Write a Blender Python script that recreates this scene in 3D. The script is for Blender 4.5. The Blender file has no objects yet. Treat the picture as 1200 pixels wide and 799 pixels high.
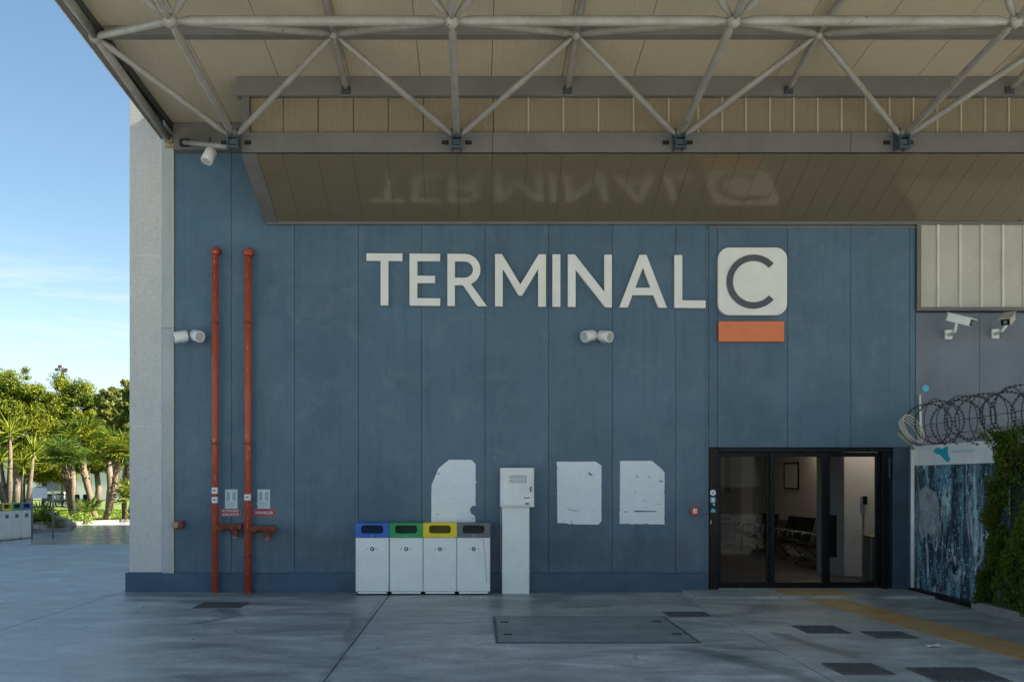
import bpy, bmesh, math, random
import numpy as np
from mathutils import Vector, Matrix
random.seed(7); RNG = np.random.default_rng(7)
S = bpy.context.scene
C = S.collection
R = math.radians

# ------------------------------------------------------------------ camera
F = 1150.0; VX, VY = 556.0, 565.0; EYE = 1.65; WALL = 14.82
cam_d = bpy.data.cameras.new('camera'); cam = bpy.data.objects.new('camera', cam_d); C.objects.link(cam)
cam.location = (0, 0, EYE); cam.rotation_euler = (R(90), 0, 0)
cam_d.sensor_width = 36; cam_d.lens = 36 * F / 1200
cam_d.shift_x = (600 - VX) / 1200; cam_d.shift_y = (VY - 399.5) / 1200
cam_d.clip_end = 3000
S.camera = cam
# ------------------------------------------------------------------ light
SUN_EL, SUN_AZ = 38.0, 93.0          # azimuth clockwise from +Y
w = bpy.data.worlds.new('World'); S.world = w; w.use_nodes = True
nt = w.node_tree; nt.nodes.clear()
def N(nt, t, **k):
    n = nt.nodes.new(t)
    for a, b in k.items():
        if a.startswith('i_'): n.inputs[a[2:].replace('_', ' ')].default_value = b
        else: setattr(n, a, b)
    return n
def L(nt, a, b): nt.links.new(a, b)
sky = N(nt, 'ShaderNodeTexSky', sky_type='NISHITA', sun_disc=False)
sky.sun_elevation = R(SUN_EL); sky.sun_rotation = R(SUN_AZ); sky.air_density = .95; sky.dust_density = .2; sky.ozone_density = 1.5
tc = N(nt, 'ShaderNodeTexCoord'); sep = N(nt, 'ShaderNodeSeparateXYZ'); L(nt, tc.outputs['Generated'], sep.inputs[0])
mp = N(nt, 'ShaderNodeMapping'); mp.inputs['Scale'].default_value = (2.2, 2.2, 15.0); mp.inputs['Rotation'].default_value = (0.03, .05, 0)
L(nt, tc.outputs['Generated'], mp.inputs[0])
ns = N(nt, 'ShaderNodeTexNoise', i_Scale=1.3, i_Detail=9, i_Roughness=.62, i_Distortion=.5); L(nt, mp.outputs[0], ns.inputs['Vector'])
cr = N(nt, 'ShaderNodeMapRange'); cr.inputs[1].default_value = .42; cr.inputs[2].default_value = .70; L(nt, ns.outputs['Fac'], cr.inputs[0])
b1 = N(nt, 'ShaderNodeMapRange', interpolation_type='SMOOTHSTEP'); b1.inputs[1].default_value = .08; b1.inputs[2].default_value = .16; L(nt, sep.outputs['Z'], b1.inputs[0])
b2 = N(nt, 'ShaderNodeMapRange', interpolation_type='SMOOTHSTEP'); b2.inputs[1].default_value = .16; b2.inputs[2].default_value = .25; b2.inputs[3].default_value = 1; b2.inputs[4].default_value = 0; L(nt, sep.outputs['Z'], b2.inputs[0])
m1 = N(nt, 'ShaderNodeMath', operation='MULTIPLY'); L(nt, b1.outputs[0], m1.inputs[0]); L(nt, b2.outputs[0], m1.inputs[1])
m2 = N(nt, 'ShaderNodeMath', operation='MULTIPLY'); L(nt, m1.outputs[0], m2.inputs[0]); L(nt, cr.outputs[0], m2.inputs[1])
m3 = N(nt, 'ShaderNodeMath', operation='MULTIPLY'); L(nt, m2.outputs[0], m3.inputs[0]); m3.inputs[1].default_value = 1.1; m3.use_clamp = True
mx = N(nt, 'ShaderNodeMix', data_type='RGBA'); hz_ = N(nt, 'ShaderNodeMapRange', interpolation_type='SMOOTHSTEP'); hz_.inputs[1].default_value = -.05; hz_.inputs[2].default_value = .26; hz_.inputs[3].default_value = .62; hz_.inputs[4].default_value = 0; L(nt, sep.outputs['Z'], hz_.inputs[0])
mm_ = N(nt, 'ShaderNodeMath', operation='MAXIMUM'); L(nt, m3.outputs[0], mm_.inputs[0]); L(nt, hz_.outputs[0], mm_.inputs[1]); L(nt, mm_.outputs[0], mx.inputs[0]); tint = N(nt, 'ShaderNodeVectorMath', operation='MULTIPLY'); L(nt, sky.outputs[0], tint.inputs[0]); tint.inputs[1].default_value = (.92, 1.0, .94); L(nt, tint.outputs[0], mx.inputs[6]); mx.inputs[7].default_value = (4.9, 5.0, 5.0, 1)
bg = N(nt, 'ShaderNodeBackground'); bg.inputs['Strength'].default_value = .05; L(nt, mx.outputs[2], bg.inputs[0])
wo = N(nt, 'ShaderNodeOutputWorld'); L(nt, bg.outputs[0], wo.inputs[0])
sd = bpy.data.lights.new('sun', 'SUN'); so = bpy.data.objects.new('sun', sd); C.objects.link(so)
sd.energy = 5.0; sd.angle = R(.53); sd.color = (1, .93, .80)
az = R(SUN_AZ); el = R(SUN_EL)
to_sun = Vector((math.sin(az) * math.cos(el), math.cos(az) * math.cos(el), math.sin(el)))
so.rotation_euler = to_sun.to_track_quat('Z', 'Y').to_euler(); so.location = (20, -10, 30)
vs = S.view_settings; vs.view_transform = 'Standard'; vs.look = 'None'; vs.gamma = 1; vs.use_curve_mapping = False
vs.exposure = 2.1
S.cycles.max_bounces = 8; S.cycles.diffuse_bounces = 5; S.cycles.transparent_max_bounces = 12

# ------------------------------------------------------------------ helpers
def U(px, py, d): return Vector(((px - VX) * d / F, d, EYE + (VY - py) * d / F))
def WX(px, d=WALL): return (px - VX) * d / F
def WZ(py, d=WALL): return EYE + (VY - py) * d / F
def GD(py): return EYE * F / (py - VY)
def tag(o, label=None, cat=None, group=None, kind=None):
    if label: o['label'] = label
    if cat: o['category'] = cat
    if group: o['group'] = group
    if kind: o['kind'] = kind
    return o
def thing(name, label, cat, loc=(0, 0, 0), rz=0, group=None):
    o = bpy.data.objects.new(name, None); C.objects.link(o); o.location = loc; o.rotation_euler = (0, 0, rz)
    o.empty_display_size = .2
    return tag(o, label, cat, group)
def link(name, me, parent=None, loc=None, rot=None, local=False, mat=None):
    """parts: mesh coordinates are given in the parent's local space when local, else world"""
    o = bpy.data.objects.new(name, me); C.objects.link(o)
    if parent:
        o.parent = parent
        if not local:
            o.matrix_parent_inverse = PW(parent).inverted()
    if loc is not None: o.location = loc
    if rot is not None: o.rotation_euler = rot
    return o
def PW(o):
    m = Matrix.LocRotScale(o.location, o.rotation_euler, o.scale)
    if o.parent: m = PW(o.parent) @ o.matrix_parent_inverse @ m
    return m
class MB:
    def __init__(s): s.v = []; s.f = []; s.sm = []
    def add(s, vs, fs, smooth=False):
        n = len(s.v); s.v += [tuple(v) for v in vs]; s.f += [tuple(i + n for i in f) for f in fs]; s.sm += [smooth] * len(fs); return s
    def box(s, x0, x1, y0, y1, z0, z1, M=None):
        if x0 > x1: x0, x1 = x1, x0
        if y0 > y1: y0, y1 = y1, y0
        if z0 > z1: z0, z1 = z1, z0
        v = [(x0, y0, z0), (x1, y0, z0), (x1, y1, z0), (x0, y1, z0), (x0, y0, z1), (x1, y0, z1), (x1, y1, z1), (x0, y1, z1)]
        if M: v = [M @ Vector(p) for p in v]
        return s.add(v, [(0, 3, 2, 1), (4, 5, 6, 7), (0, 1, 5, 4), (1, 2, 6, 5), (2, 3, 7, 6), (3, 0, 4, 7)])
    def cbox(s, x0, x1, y0, y1, z0, z1, c=.01, M=None):
        """box with chamfered front/vertical edges"""
        if x0 > x1: x0, x1 = x1, x0
        if y0 > y1: y0, y1 = y1, y0
        if z0 > z1: z0, z1 = z1, z0
        L_ = [(x0 + c, y0, z0 + c), (x1 - c, y0, z0 + c), (x1 - c, y0, z1 - c), (x0 + c, y0, z1 - c),
              (x0, y0 + c, z0), (x1, y0 + c, z0), (x1, y0 + c, z1), (x0, y0 + c, z1), (x0, y1, z0), (x1, y1, z0), (x1, y1, z1), (x0, y1, z1)]
        if M: L_ = [M @ Vector(p) for p in L_]
        return s.add(L_, [(0, 1, 2, 3), (4, 5, 1, 0), (5, 6, 2, 1), (6, 7, 3, 2), (7, 4, 0, 3), (8, 9, 5, 4), (9, 10, 6, 5), (10, 11, 7, 6), (11, 8, 4, 7), (11, 10, 9, 8)])
    def hexa(s, p):  # 8 corners, bottom 4 ccw then top 4
        return s.add(p, [(0, 3, 2, 1), (4, 5, 6, 7), (0, 1, 5, 4), (1, 2, 6, 5), (2, 3, 7, 6), (3, 0, 4, 7)])
    def prism(s, pts, y0, y1, M=None):
        """polygon pts (x,z) extruded between y0 (front) and y1; counterclockwise seen from -y"""
        n = len(pts)
        v = [(x, y0, z) for x, z in pts] + [(x, y1, z) for x, z in pts]
        if M: v = [M @ Vector(p) for p in v]
        return s.add(v, [tuple(range(n)), tuple(reversed(range(n, 2 * n)))] + [(i, n + i, n + (i + 1) % n, (i + 1) % n) for i in range(n)])
    def ring(s, outer, inner, y0, y1, M=None):
        n = len(outer)
        v = [(x, y0, z) for x, z in outer] + [(x, y0, z) for x, z in inner] + [(x, y1, z) for x, z in outer] + [(x, y1, z) for x, z in inner]
        if M: v = [M @ Vector(p) for p in v]
        f = []
        for i in range(n):
            j = (i + 1) % n
            f += [(i, j, n + j, n + i), (2 * n + j, 2 * n + i, 3 * n + i, 3 * n + j), (j, i, 2 * n + i, 2 * n + j), (n + i, n + j, 3 * n + j, 3 * n + i)]
        return s.add(v, f)
    def tube(s, path, r, n=10, caps=True):
        path = [Vector(p) for p in path]
        rs = r if isinstance(r, (list, tuple)) else [r] * len(path)
        t0 = (path[1] - path[0]).normalized()
        up = Vector((0, 0, 1)) if abs(t0.z) < .9 else Vector((1, 0, 0))
        a = t0.cross(up).normalized(); vv = []; m = len(path)
        for i, p in enumerate(path):
            t = ((path[min(i + 1, m - 1)] - path[i]).normalized() + (path[i] - path[max(i - 1, 0)]).normalized())
            t = t.normalized() if t.length > 1e-6 else t0
            a = (a - t * a.dot(t)).normalized(); b = t.cross(a)
            vv += [p + (a * math.cos(2 * math.pi * k / n) + b * math.sin(2 * math.pi * k / n)) * rs[i] for k in range(n)]
        ff = []
        for i in range(m - 1):
            for k in range(n):
                k2 = (k + 1) % n
                ff.append((i * n + k, i * n + k2, (i + 1) * n + k2, (i + 1) * n + k))
        s.add(vv, ff, True)
        if caps:
            base = len(s.v) - len(vv)
            s.f += [tuple(base + k for k in reversed(range(n))), tuple(base + (m - 1) * n + k for k in range(n))]; s.sm += [False, False]
        return s
    def sphere(s, c, r, n=12, m=8, sc=(1, 1, 1)):
        vv = [(c[0], c[1], c[2] - r * sc[2])]
        for i in range(1, m):
            ph = -math.pi / 2 + math.pi * i / m
            for k in range(n):
                th = 2 * math.pi * k / n
                vv.append((c[0] + r * sc[0] * math.cos(ph) * math.cos(th), c[1] + r * sc[1] * math.cos(ph) * math.sin(th), c[2] + r * sc[2] * math.sin(ph)))
        vv.append((c[0], c[1], c[2] + r * sc[2])); ff = []
        for k in range(n): ff.append((0, 1 + (k + 1) % n, 1 + k))
        for i in range(m - 2):
            for k in range(n):
                k2 = (k + 1) % n
                ff.append((1 + i * n + k, 1 + i * n + k2, 1 + (i + 1) * n + k2, 1 + (i + 1) * n + k))
        last = len(vv) - 1; b = 1 + (m - 2) * n
        for k in range(n): ff.append((b + k, b + (k + 1) % n, last))
        return s.add(vv, ff, True)
    def mesh(s, name, mat):
        me = bpy.data.meshes.new(name); me.from_pydata(s.v, [], s.f)
        me.polygons.foreach_set('use_smooth', s.sm); me.materials.append(mat); me.update()
        return me
    def build(s, name, mat, parent=None, **k): return link(name, s.mesh(name, mat), parent, **k)
def rrect(cx, cz, w_, h_, r, n=5):
    p = []
    for (sx, sz, a0) in ((1, 1, 0), (-1, 1, 90), (-1, -1, 180), (1, -1, 270)):
        for k in range(n):
            a = R(a0 + 90 * k / (n - 1)); p.append((cx + sx * (w_ / 2 - r) + r * math.cos(a), cz + sz * (h_ / 2 - r) + r * math.sin(a)))
    return p
def circ(cx, cz, r, n=20): return [(cx + r * math.cos(2 * math.pi * k / n), cz + r * math.sin(2 * math.pi * k / n)) for k in range(n)]
def text_mesh(txt, h, width, mat, depth=.003, spacing=1.0, bold=0.0):
    cu = bpy.data.curves.new('lettering', 'FONT'); cu.body = txt; cu.size = 1; cu.extrude = .5; cu.align_x = 'CENTER'; cu.resolution_u = 3; cu.offset = bold
    cu.space_character = spacing
    o = bpy.data.objects.new('lettering', cu); C.objects.link(o)
    dg = bpy.context.evaluated_depsgraph_get(); dg.update()
    me = bpy.data.meshes.new_from_object(o.evaluated_get(dg)); bpy.data.objects.remove(o)
    co = np.empty(len(me.vertices) * 3); me.vertices.foreach_get('co', co); co = co.reshape(-1, 3)
    mn, mxx = co.min(0), co.max(0); c_ = (mn + mxx) / 2; d_ = mxx - mn
    out = np.empty_like(co)
    out[:, 0] = (co[:, 0] - c_[0]) / d_[0] * width
    out[:, 2] = (co[:, 1] - c_[1]) / d_[1] * h
    out[:, 1] = -(co[:, 2] - mn[2]) / d_[2] * depth
    me.vertices.foreach_set('co', out.ravel()); me.materials.clear(); me.materials.append(mat); me.name = 'lettering'; me.update()
    return me

# ------------------------------------------------------------------ materials
def mat(name, col, rough=.6, metal=0, var=.15, scale=3.0, fine=.06, fscale=60, bump=.004, streak=0, dark=(.4, .38, .36), spots=0, spec=.5, coat=0, rvar=.12, col2=None, sscale=1.0):
    m = bpy.data.materials.new(name); m.use_nodes = True; nt = m.node_tree; nt.nodes.clear()
    out = N(nt, 'ShaderNodeOutputMaterial'); p = N(nt, 'ShaderNodeBsdfPrincipled'); L(nt, p.outputs[0], out.inputs[0])
    p.inputs['Metallic'].default_value = metal; p.inputs['Specular IOR Level'].default_value = spec
    p.inputs['Coat Weight'].default_value = coat; p.inputs['Coat Roughness'].default_value = .15
    g = N(nt, 'ShaderNodeNewGeometry')
    n1 = N(nt, 'ShaderNodeTexNoise', i_Scale=scale, i_Detail=6, i_Roughness=.6, i_Distortion=.4); L(nt, g.outputs['Position'], n1.inputs['Vector'])
    n2 = N(nt, 'ShaderNodeTexNoise', i_Scale=fscale, i_Detail=3, i_Roughness=.6); L(nt, g.outputs['Position'], n2.inputs['Vector'])
    c2 = col2 if col2 else tuple(c * k for c, k in zip(col, dark))
    r1 = N(nt, 'ShaderNodeMapRange'); r1.inputs[1].default_value = .35; r1.inputs[2].default_value = .75; r1.inputs[3].default_value = 0; r1.inputs[4].default_value = min(1, var * 2.2)
    L(nt, n1.outputs['Fac'], r1.inputs[0])
    mixa = N(nt, 'ShaderNodeMix', data_type='RGBA'); mixa.inputs[6].default_value = (*col, 1); mixa.inputs[7].default_value = (*c2, 1); L(nt, r1.outputs[0], mixa.inputs[0])
    cur = mixa.outputs[2]
    if streak:
        mp = N(nt, 'ShaderNodeMapping'); mp.inputs['Scale'].default_value = (9 * sscale, 9 * sscale, .55 * sscale); L(nt, g.outputs['Position'], mp.inputs[0])
        n3 = N(nt, 'ShaderNodeTexNoise', i_Scale=1.2, i_Detail=6, i_Roughness=.7); L(nt, mp.outputs[0], n3.inputs['Vector'])
        r3 = N(nt, 'ShaderNodeMapRange'); r3.inputs[1].default_value = .5; r3.inputs[2].default_value = .8; r3.inputs[4].default_value = streak; L(nt, n3.outputs['Fac'], r3.inputs[0])
        mb = N(nt, 'ShaderNodeMix', data_type='RGBA'); L(nt, cur, mb.inputs[6]); mb.inputs[7].default_value = (*[c * .35 for c in col], 1); L(nt, r3.outputs[0], mb.inputs[0]); cur = mb.outputs[2]
    r2 = N(nt, 'ShaderNodeMapRange'); r2.inputs[1].default_value = .3; r2.inputs[2].default_value = .7; r2.inputs[3].default_value = 1 - fine * 1.5; r2.inputs[4].default_value = 1 + fine * 1.5; L(nt, n2.outputs['Fac'], r2.inputs[0])
    vm = N(nt, 'ShaderNodeVectorMath', operation='SCALE'); L(nt, cur, vm.inputs[0]); L(nt, r2.outputs[0], vm.inputs['Scale']); cur = vm.outputs[0]
    if spots:
        n4 = N(nt, 'ShaderNodeTexNoise', i_Scale=9, i_Detail=5, i_Roughness=.75); L(nt, g.outputs['Position'], n4.inputs['Vector'])
        r4 = N(nt, 'ShaderNodeMapRange'); r4.inputs[1].default_value = 1 - spots; r4.inputs[2].default_value = 1 - spots + .03; L(nt, n4.outputs['Fac'], r4.inputs[0])
        mc = N(nt, 'ShaderNodeMix', data_type='RGBA'); L(nt, cur, mc.inputs[6]); mc.inputs[7].default_value = (.10, .055, .035, 1); L(nt, r4.outputs[0], mc.inputs[0]); cur = mc.outputs[2]
    L(nt, cur, p.inputs['Base Color'])
    rr = N(nt, 'ShaderNodeMapRange'); rr.inputs[1].default_value = .3; rr.inputs[2].default_value = .7; rr.inputs[3].default_value = max(.02, rough - rvar); rr.inputs[4].default_value = min(1, rough + rvar); L(nt, n1.outputs['Fac'], rr.inputs[0]); L(nt, rr.outputs[0], p.inputs['Roughness'])
    if bump:
        bp = N(nt, 'ShaderNodeBump', i_Strength=.5, i_Distance=bump); L(nt, n2.outputs['Fac'], bp.inputs['Height']); L(nt, bp.outputs[0], p.inputs['Normal'])
    m['p'] = p.name
    return m
def hook(m):
    nt = m.node_tree; p = next(n for n in nt.nodes if n.type == 'BSDF_PRINCIPLED'); return nt, p
def add_mask(m, color, builder):
    """mix colour into the base colour by a mask socket"""
    nt, p = hook(m); src = p.inputs['Base Color'].links[0].from_socket
    mk = builder(nt)
    mm = N(nt, 'ShaderNodeMix', data_type='RGBA'); L(nt, src, mm.inputs[6]); mm.inputs[7].default_value = (*color, 1); L(nt, mk, mm.inputs[0]); L(nt, mm.outputs[2], p.inputs['Base Color'])
def M_(nt, op, a, b=None, clamp=False):
    n = N(nt, 'ShaderNodeMath', operation=op); n.use_clamp = clamp
    for i, x in enumerate((a, b)):
        if x is None: continue
        if isinstance(x, (int, float)): n.inputs[i].default_value = x
        else: L(nt, x, n.inputs[i])
    return n.outputs[0]
def seg_mask(nt, pu, pv, segs, nscale=2.0, namp=.25, soft=.6):
    """soft mask round line segments in a plane; pu,pv coordinate sockets; seg=(ax,ay,bx,by,width,strength)"""
    cmb = N(nt, 'ShaderNodeCombineXYZ'); L(nt, pu, cmb.inputs[0]); L(nt, pv, cmb.inputs[1])
    ns = N(nt, 'ShaderNodeTexNoise', i_Scale=nscale, i_Detail=5, i_Roughness=.65); L(nt, cmb.outputs[0], ns.inputs['Vector'])
    sub = N(nt, 'ShaderNodeVectorMath', operation='SUBTRACT'); L(nt, ns.outputs['Color'], sub.inputs[0]); sub.inputs[1].default_value = (.5, .5, .5)
    sc = N(nt, 'ShaderNodeVectorMath', operation='SCALE'); L(nt, sub.outputs[0], sc.inputs[0]); sc.inputs['Scale'].default_value = namp * 2
    ad = N(nt, 'ShaderNodeVectorMath', operation='ADD'); L(nt, cmb.outputs[0], ad.inputs[0]); L(nt, sc.outputs[0], ad.inputs[1])
    sp = N(nt, 'ShaderNodeSeparateXYZ'); L(nt, ad.outputs[0], sp.inputs[0]); x, y = sp.outputs[0], sp.outputs[1]
    tot = None
    for ax, ay, bx, by, wd, st in segs:
        dx, dy = bx - ax, by - ay; ll = dx * dx + dy * dy + 1e-6
        px = M_(nt, 'SUBTRACT', x, ax); py = M_(nt, 'SUBTRACT', y, ay)
        t = M_(nt, 'ADD', M_(nt, 'MULTIPLY', px, dx / ll), M_(nt, 'MULTIPLY', py, dy / ll), True)
        ex = M_(nt, 'SUBTRACT', px, M_(nt, 'MULTIPLY', t, dx)); ey = M_(nt, 'SUBTRACT', py, M_(nt, 'MULTIPLY', t, dy))
        d = M_(nt, 'SQRT', M_(nt, 'ADD', M_(nt, 'MULTIPLY', ex, ex), M_(nt, 'MULTIPLY', ey, ey)))
        mr = N(nt, 'ShaderNodeMapRange', interpolation_type='SMOOTHSTEP'); L(nt, d, mr.inputs[0]); mr.inputs[1].default_value = wd * (1 - soft); mr.inputs[2].default_value = wd; mr.inputs[3].default_value = st; mr.inputs[4].default_value = 0
        tot = mr.outputs[0] if tot is None else M_(nt, 'MAXIMUM', tot, mr.outputs[0])
    return tot, ns
def plain(name, col, rough=.5, **k): return mat(name, col, rough, var=k.pop('var', .08), fine=.03, bump=0, **k)

CONC_COL = (.44, .455, .435)
m_ground = mat('asphalt_base', (.045, .045, .047), .9, var=.2, scale=.6)
m_slab = mat('polished_concrete', CONC_COL, .36, var=.24, scale=.55, fine=.10, fscale=28, bump=.006, dark=(.58, .62, .64), rvar=.12, spec=.5)
def slab_extra(m):
    nt, p = hook(m); g = N(nt, 'ShaderNodeNewGeometry'); sp = N(nt, 'ShaderNodeSeparateXYZ'); L(nt, g.outputs['Position'], sp.inputs[0])
    src = p.inputs['Base Color'].links[0].from_socket
    # broad cloudy trowel bands, stretched sideways
    mp = N(nt, 'ShaderNodeMapping'); mp.inputs['Scale'].default_value = (.65, 1.2, 1); mp.inputs['Rotation'].default_value = (0, 0, .25); L(nt, g.outputs['Position'], mp.inputs[0])
    n = N(nt, 'ShaderNodeTexNoise', i_Scale=1.0, i_Detail=8, i_Roughness=.62, i_Distortion=1.2); L(nt, mp.outputs[0], n.inputs['Vector'])
    r = N(nt, 'ShaderNodeMapRange'); r.inputs[1].default_value = .32; r.inputs[2].default_value = .68; r.inputs[3].default_value = .58; r.inputs[4].default_value = 1.30; L(nt, n.outputs['Fac'], r.inputs[0])
    v = N(nt, 'ShaderNodeVectorMath', operation='SCALE'); L(nt, src, v.inputs[0]); L(nt, r.outputs[0], v.inputs['Scale'])
    nb = N(nt, 'ShaderNodeTexNoise', i_Scale=2.6, i_Detail=9, i_Roughness=.72, i_Distortion=.6); L(nt, mp.outputs[0], nb.inputs['Vector'])
    rb = N(nt, 'ShaderNodeMapRange'); rb.inputs[1].default_value = .36; rb.inputs[2].default_value = .66; rb.inputs[3].default_value = .78; rb.inputs[4].default_value = 1.16; L(nt, nb.outputs['Fac'], rb.inputs[0])
    v2 = N(nt, 'ShaderNodeVectorMath', operation='SCALE'); L(nt, v.outputs[0], v2.inputs[0]); L(nt, rb.outputs[0], v2.inputs['Scale']); v = v2
    # small dark spots of gum and oil
    n5 = N(nt, 'ShaderNodeTexVoronoi', i_Scale=1.7); L(nt, g.outputs['Position'], n5.inputs['Vector'])
    n6 = N(nt, 'ShaderNodeTexNoise', i_Scale=14, i_Detail=2); L(nt, g.outputs['Position'], n6.inputs['Vector'])
    dd = M_(nt, 'ADD', n5.outputs['Distance'], M_(nt, 'MULTIPLY', n6.outputs['Fac'], .08))
    r5 = N(nt, 'ShaderNodeMapRange'); r5.inputs[1].default_value = .065; r5.inputs[2].default_value = .085; r5.inputs[3].default_value = .6; r5.inputs[4].default_value = 0; L(nt, dd, r5.inputs[0])
    mm = N(nt, 'ShaderNodeMix', data_type='RGBA'); L(nt, v.outputs[0], mm.inputs[6]); mm.inputs[7].default_value = (.05, .05, .055, 1); L(nt, r5.outputs[0], mm.inputs[0])
    L(nt, mm.outputs[2], p.inputs['Base Color'])
    vc = N(nt, 'ShaderNodeTexVoronoi', feature='DISTANCE_TO_EDGE', i_Scale=.42); wv = N(nt, 'ShaderNodeTexNoise', i_Scale=1.6, i_Detail=6); L(nt, g.outputs['Position'], wv.inputs['Vector'])
    wa = N(nt, 'ShaderNodeVectorMath', operation='ADD'); ws = N(nt, 'ShaderNodeVectorMath', operation='SCALE'); L(nt, wv.outputs['Color'], ws.inputs[0]); ws.inputs['Scale'].default_value = .9; L(nt, g.outputs['Position'], wa.inputs[0]); L(nt, ws.outputs[0], wa.inputs[1]); L(nt, wa.outputs[0], vc.inputs['Vector'])
    rc_ = N(nt, 'ShaderNodeMapRange'); rc_.inputs[1].default_value = .002; rc_.inputs[2].default_value = .008; rc_.inputs[3].default_value = .45; rc_.inputs[4].default_value = 0; L(nt, vc.outputs['Distance'], rc_.inputs[0])
    rn_ = N(nt, 'ShaderNodeMapRange'); rn_.inputs[1].default_value = .5; rn_.inputs[2].default_value = .6; L(nt, wv.outputs['Fac'], rn_.inputs[0])
    mcr = N(nt, 'ShaderNodeMix', data_type='RGBA'); L(nt, p.inputs['Base Color'].links[0].from_socket, mcr.inputs[6]); mcr.inputs[7].default_value = (.06, .06, .065, 1); L(nt, M_(nt, 'MULTIPLY', rc_.outputs[0], rn_.outputs[0]), mcr.inputs[0]); L(nt, mcr.outputs[2], p.inputs['Base Color'])
    # roughness from the same bands
    rr = N(nt, 'ShaderNodeMapRange'); rr.inputs[1].default_value = .3; rr.inputs[2].default_value = .7; rr.inputs[3].default_value = .30; rr.inputs[4].default_value = .55; L(nt, n.outputs['Fac'], rr.inputs[0]); L(nt, rr.outputs[0], p.inputs['Roughness'])
    segs = [(-1.25, 8, -1.3, 14, .06, .35), (-1.32, 10.2, -1.38, 12.0, .13, .45), (-3.3, 12.9, -2.95, 12.2, .16, .55), (-2.95, 12.2, -3.25, 11.5, .12, .55),
            (-.8, 11.5, 1.0, 11.75, .10, .35), (3.3, 10.7, 3.6, 9.3, .14, .5), (2.1, 9.8, 2.7, 8.6, .20, .5), (2.7, 8.6, 2.85, 7.8, .16, .5),
            (2.2, 13.9, 3.2, 12.9, .06, .5), (-5.3, 14.4, -1.6, 14.4, .3, .35), (-4.0, 13.6, -2.0, 13.2, .2, .3), (-.2, 13.4, 2.3, 13.5, .5, .25), (1.2, 13.0, 1.9, 13.2, .16, .5), (4.0, 13.0, 6.3, 12.2, .5, .25)]
    mk, _ = seg_mask(nt, sp.outputs[0], sp.outputs[1], segs, 2.4, .18, .7)
    src = p.inputs['Base Color'].links[0].from_socket
    mm = N(nt, 'ShaderNodeMix', data_type='RGBA'); L(nt, src, mm.inputs[6]); mm.inputs[7].default_value = (.075, .078, .08, 1); L(nt, mk, mm.inputs[0]); L(nt, mm.outputs[2], p.inputs['Base Color'])
slab_extra(m_slab)
m_slab_shiny = mat('smooth_paving', (.36, .37, .36), .22, var=.25, scale=.8, fine=.06, fscale=20, bump=.003, dark=(.7, .7, .7), rvar=.06, spec=.7)
m_blue = mat('blue_wall_paint', (.078, .142, .20), .42, var=.26, scale=1.1, fine=.05, fscale=45, bump=.0015, dark=(.62, .66, .70), streak=.42, spec=.45)
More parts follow.
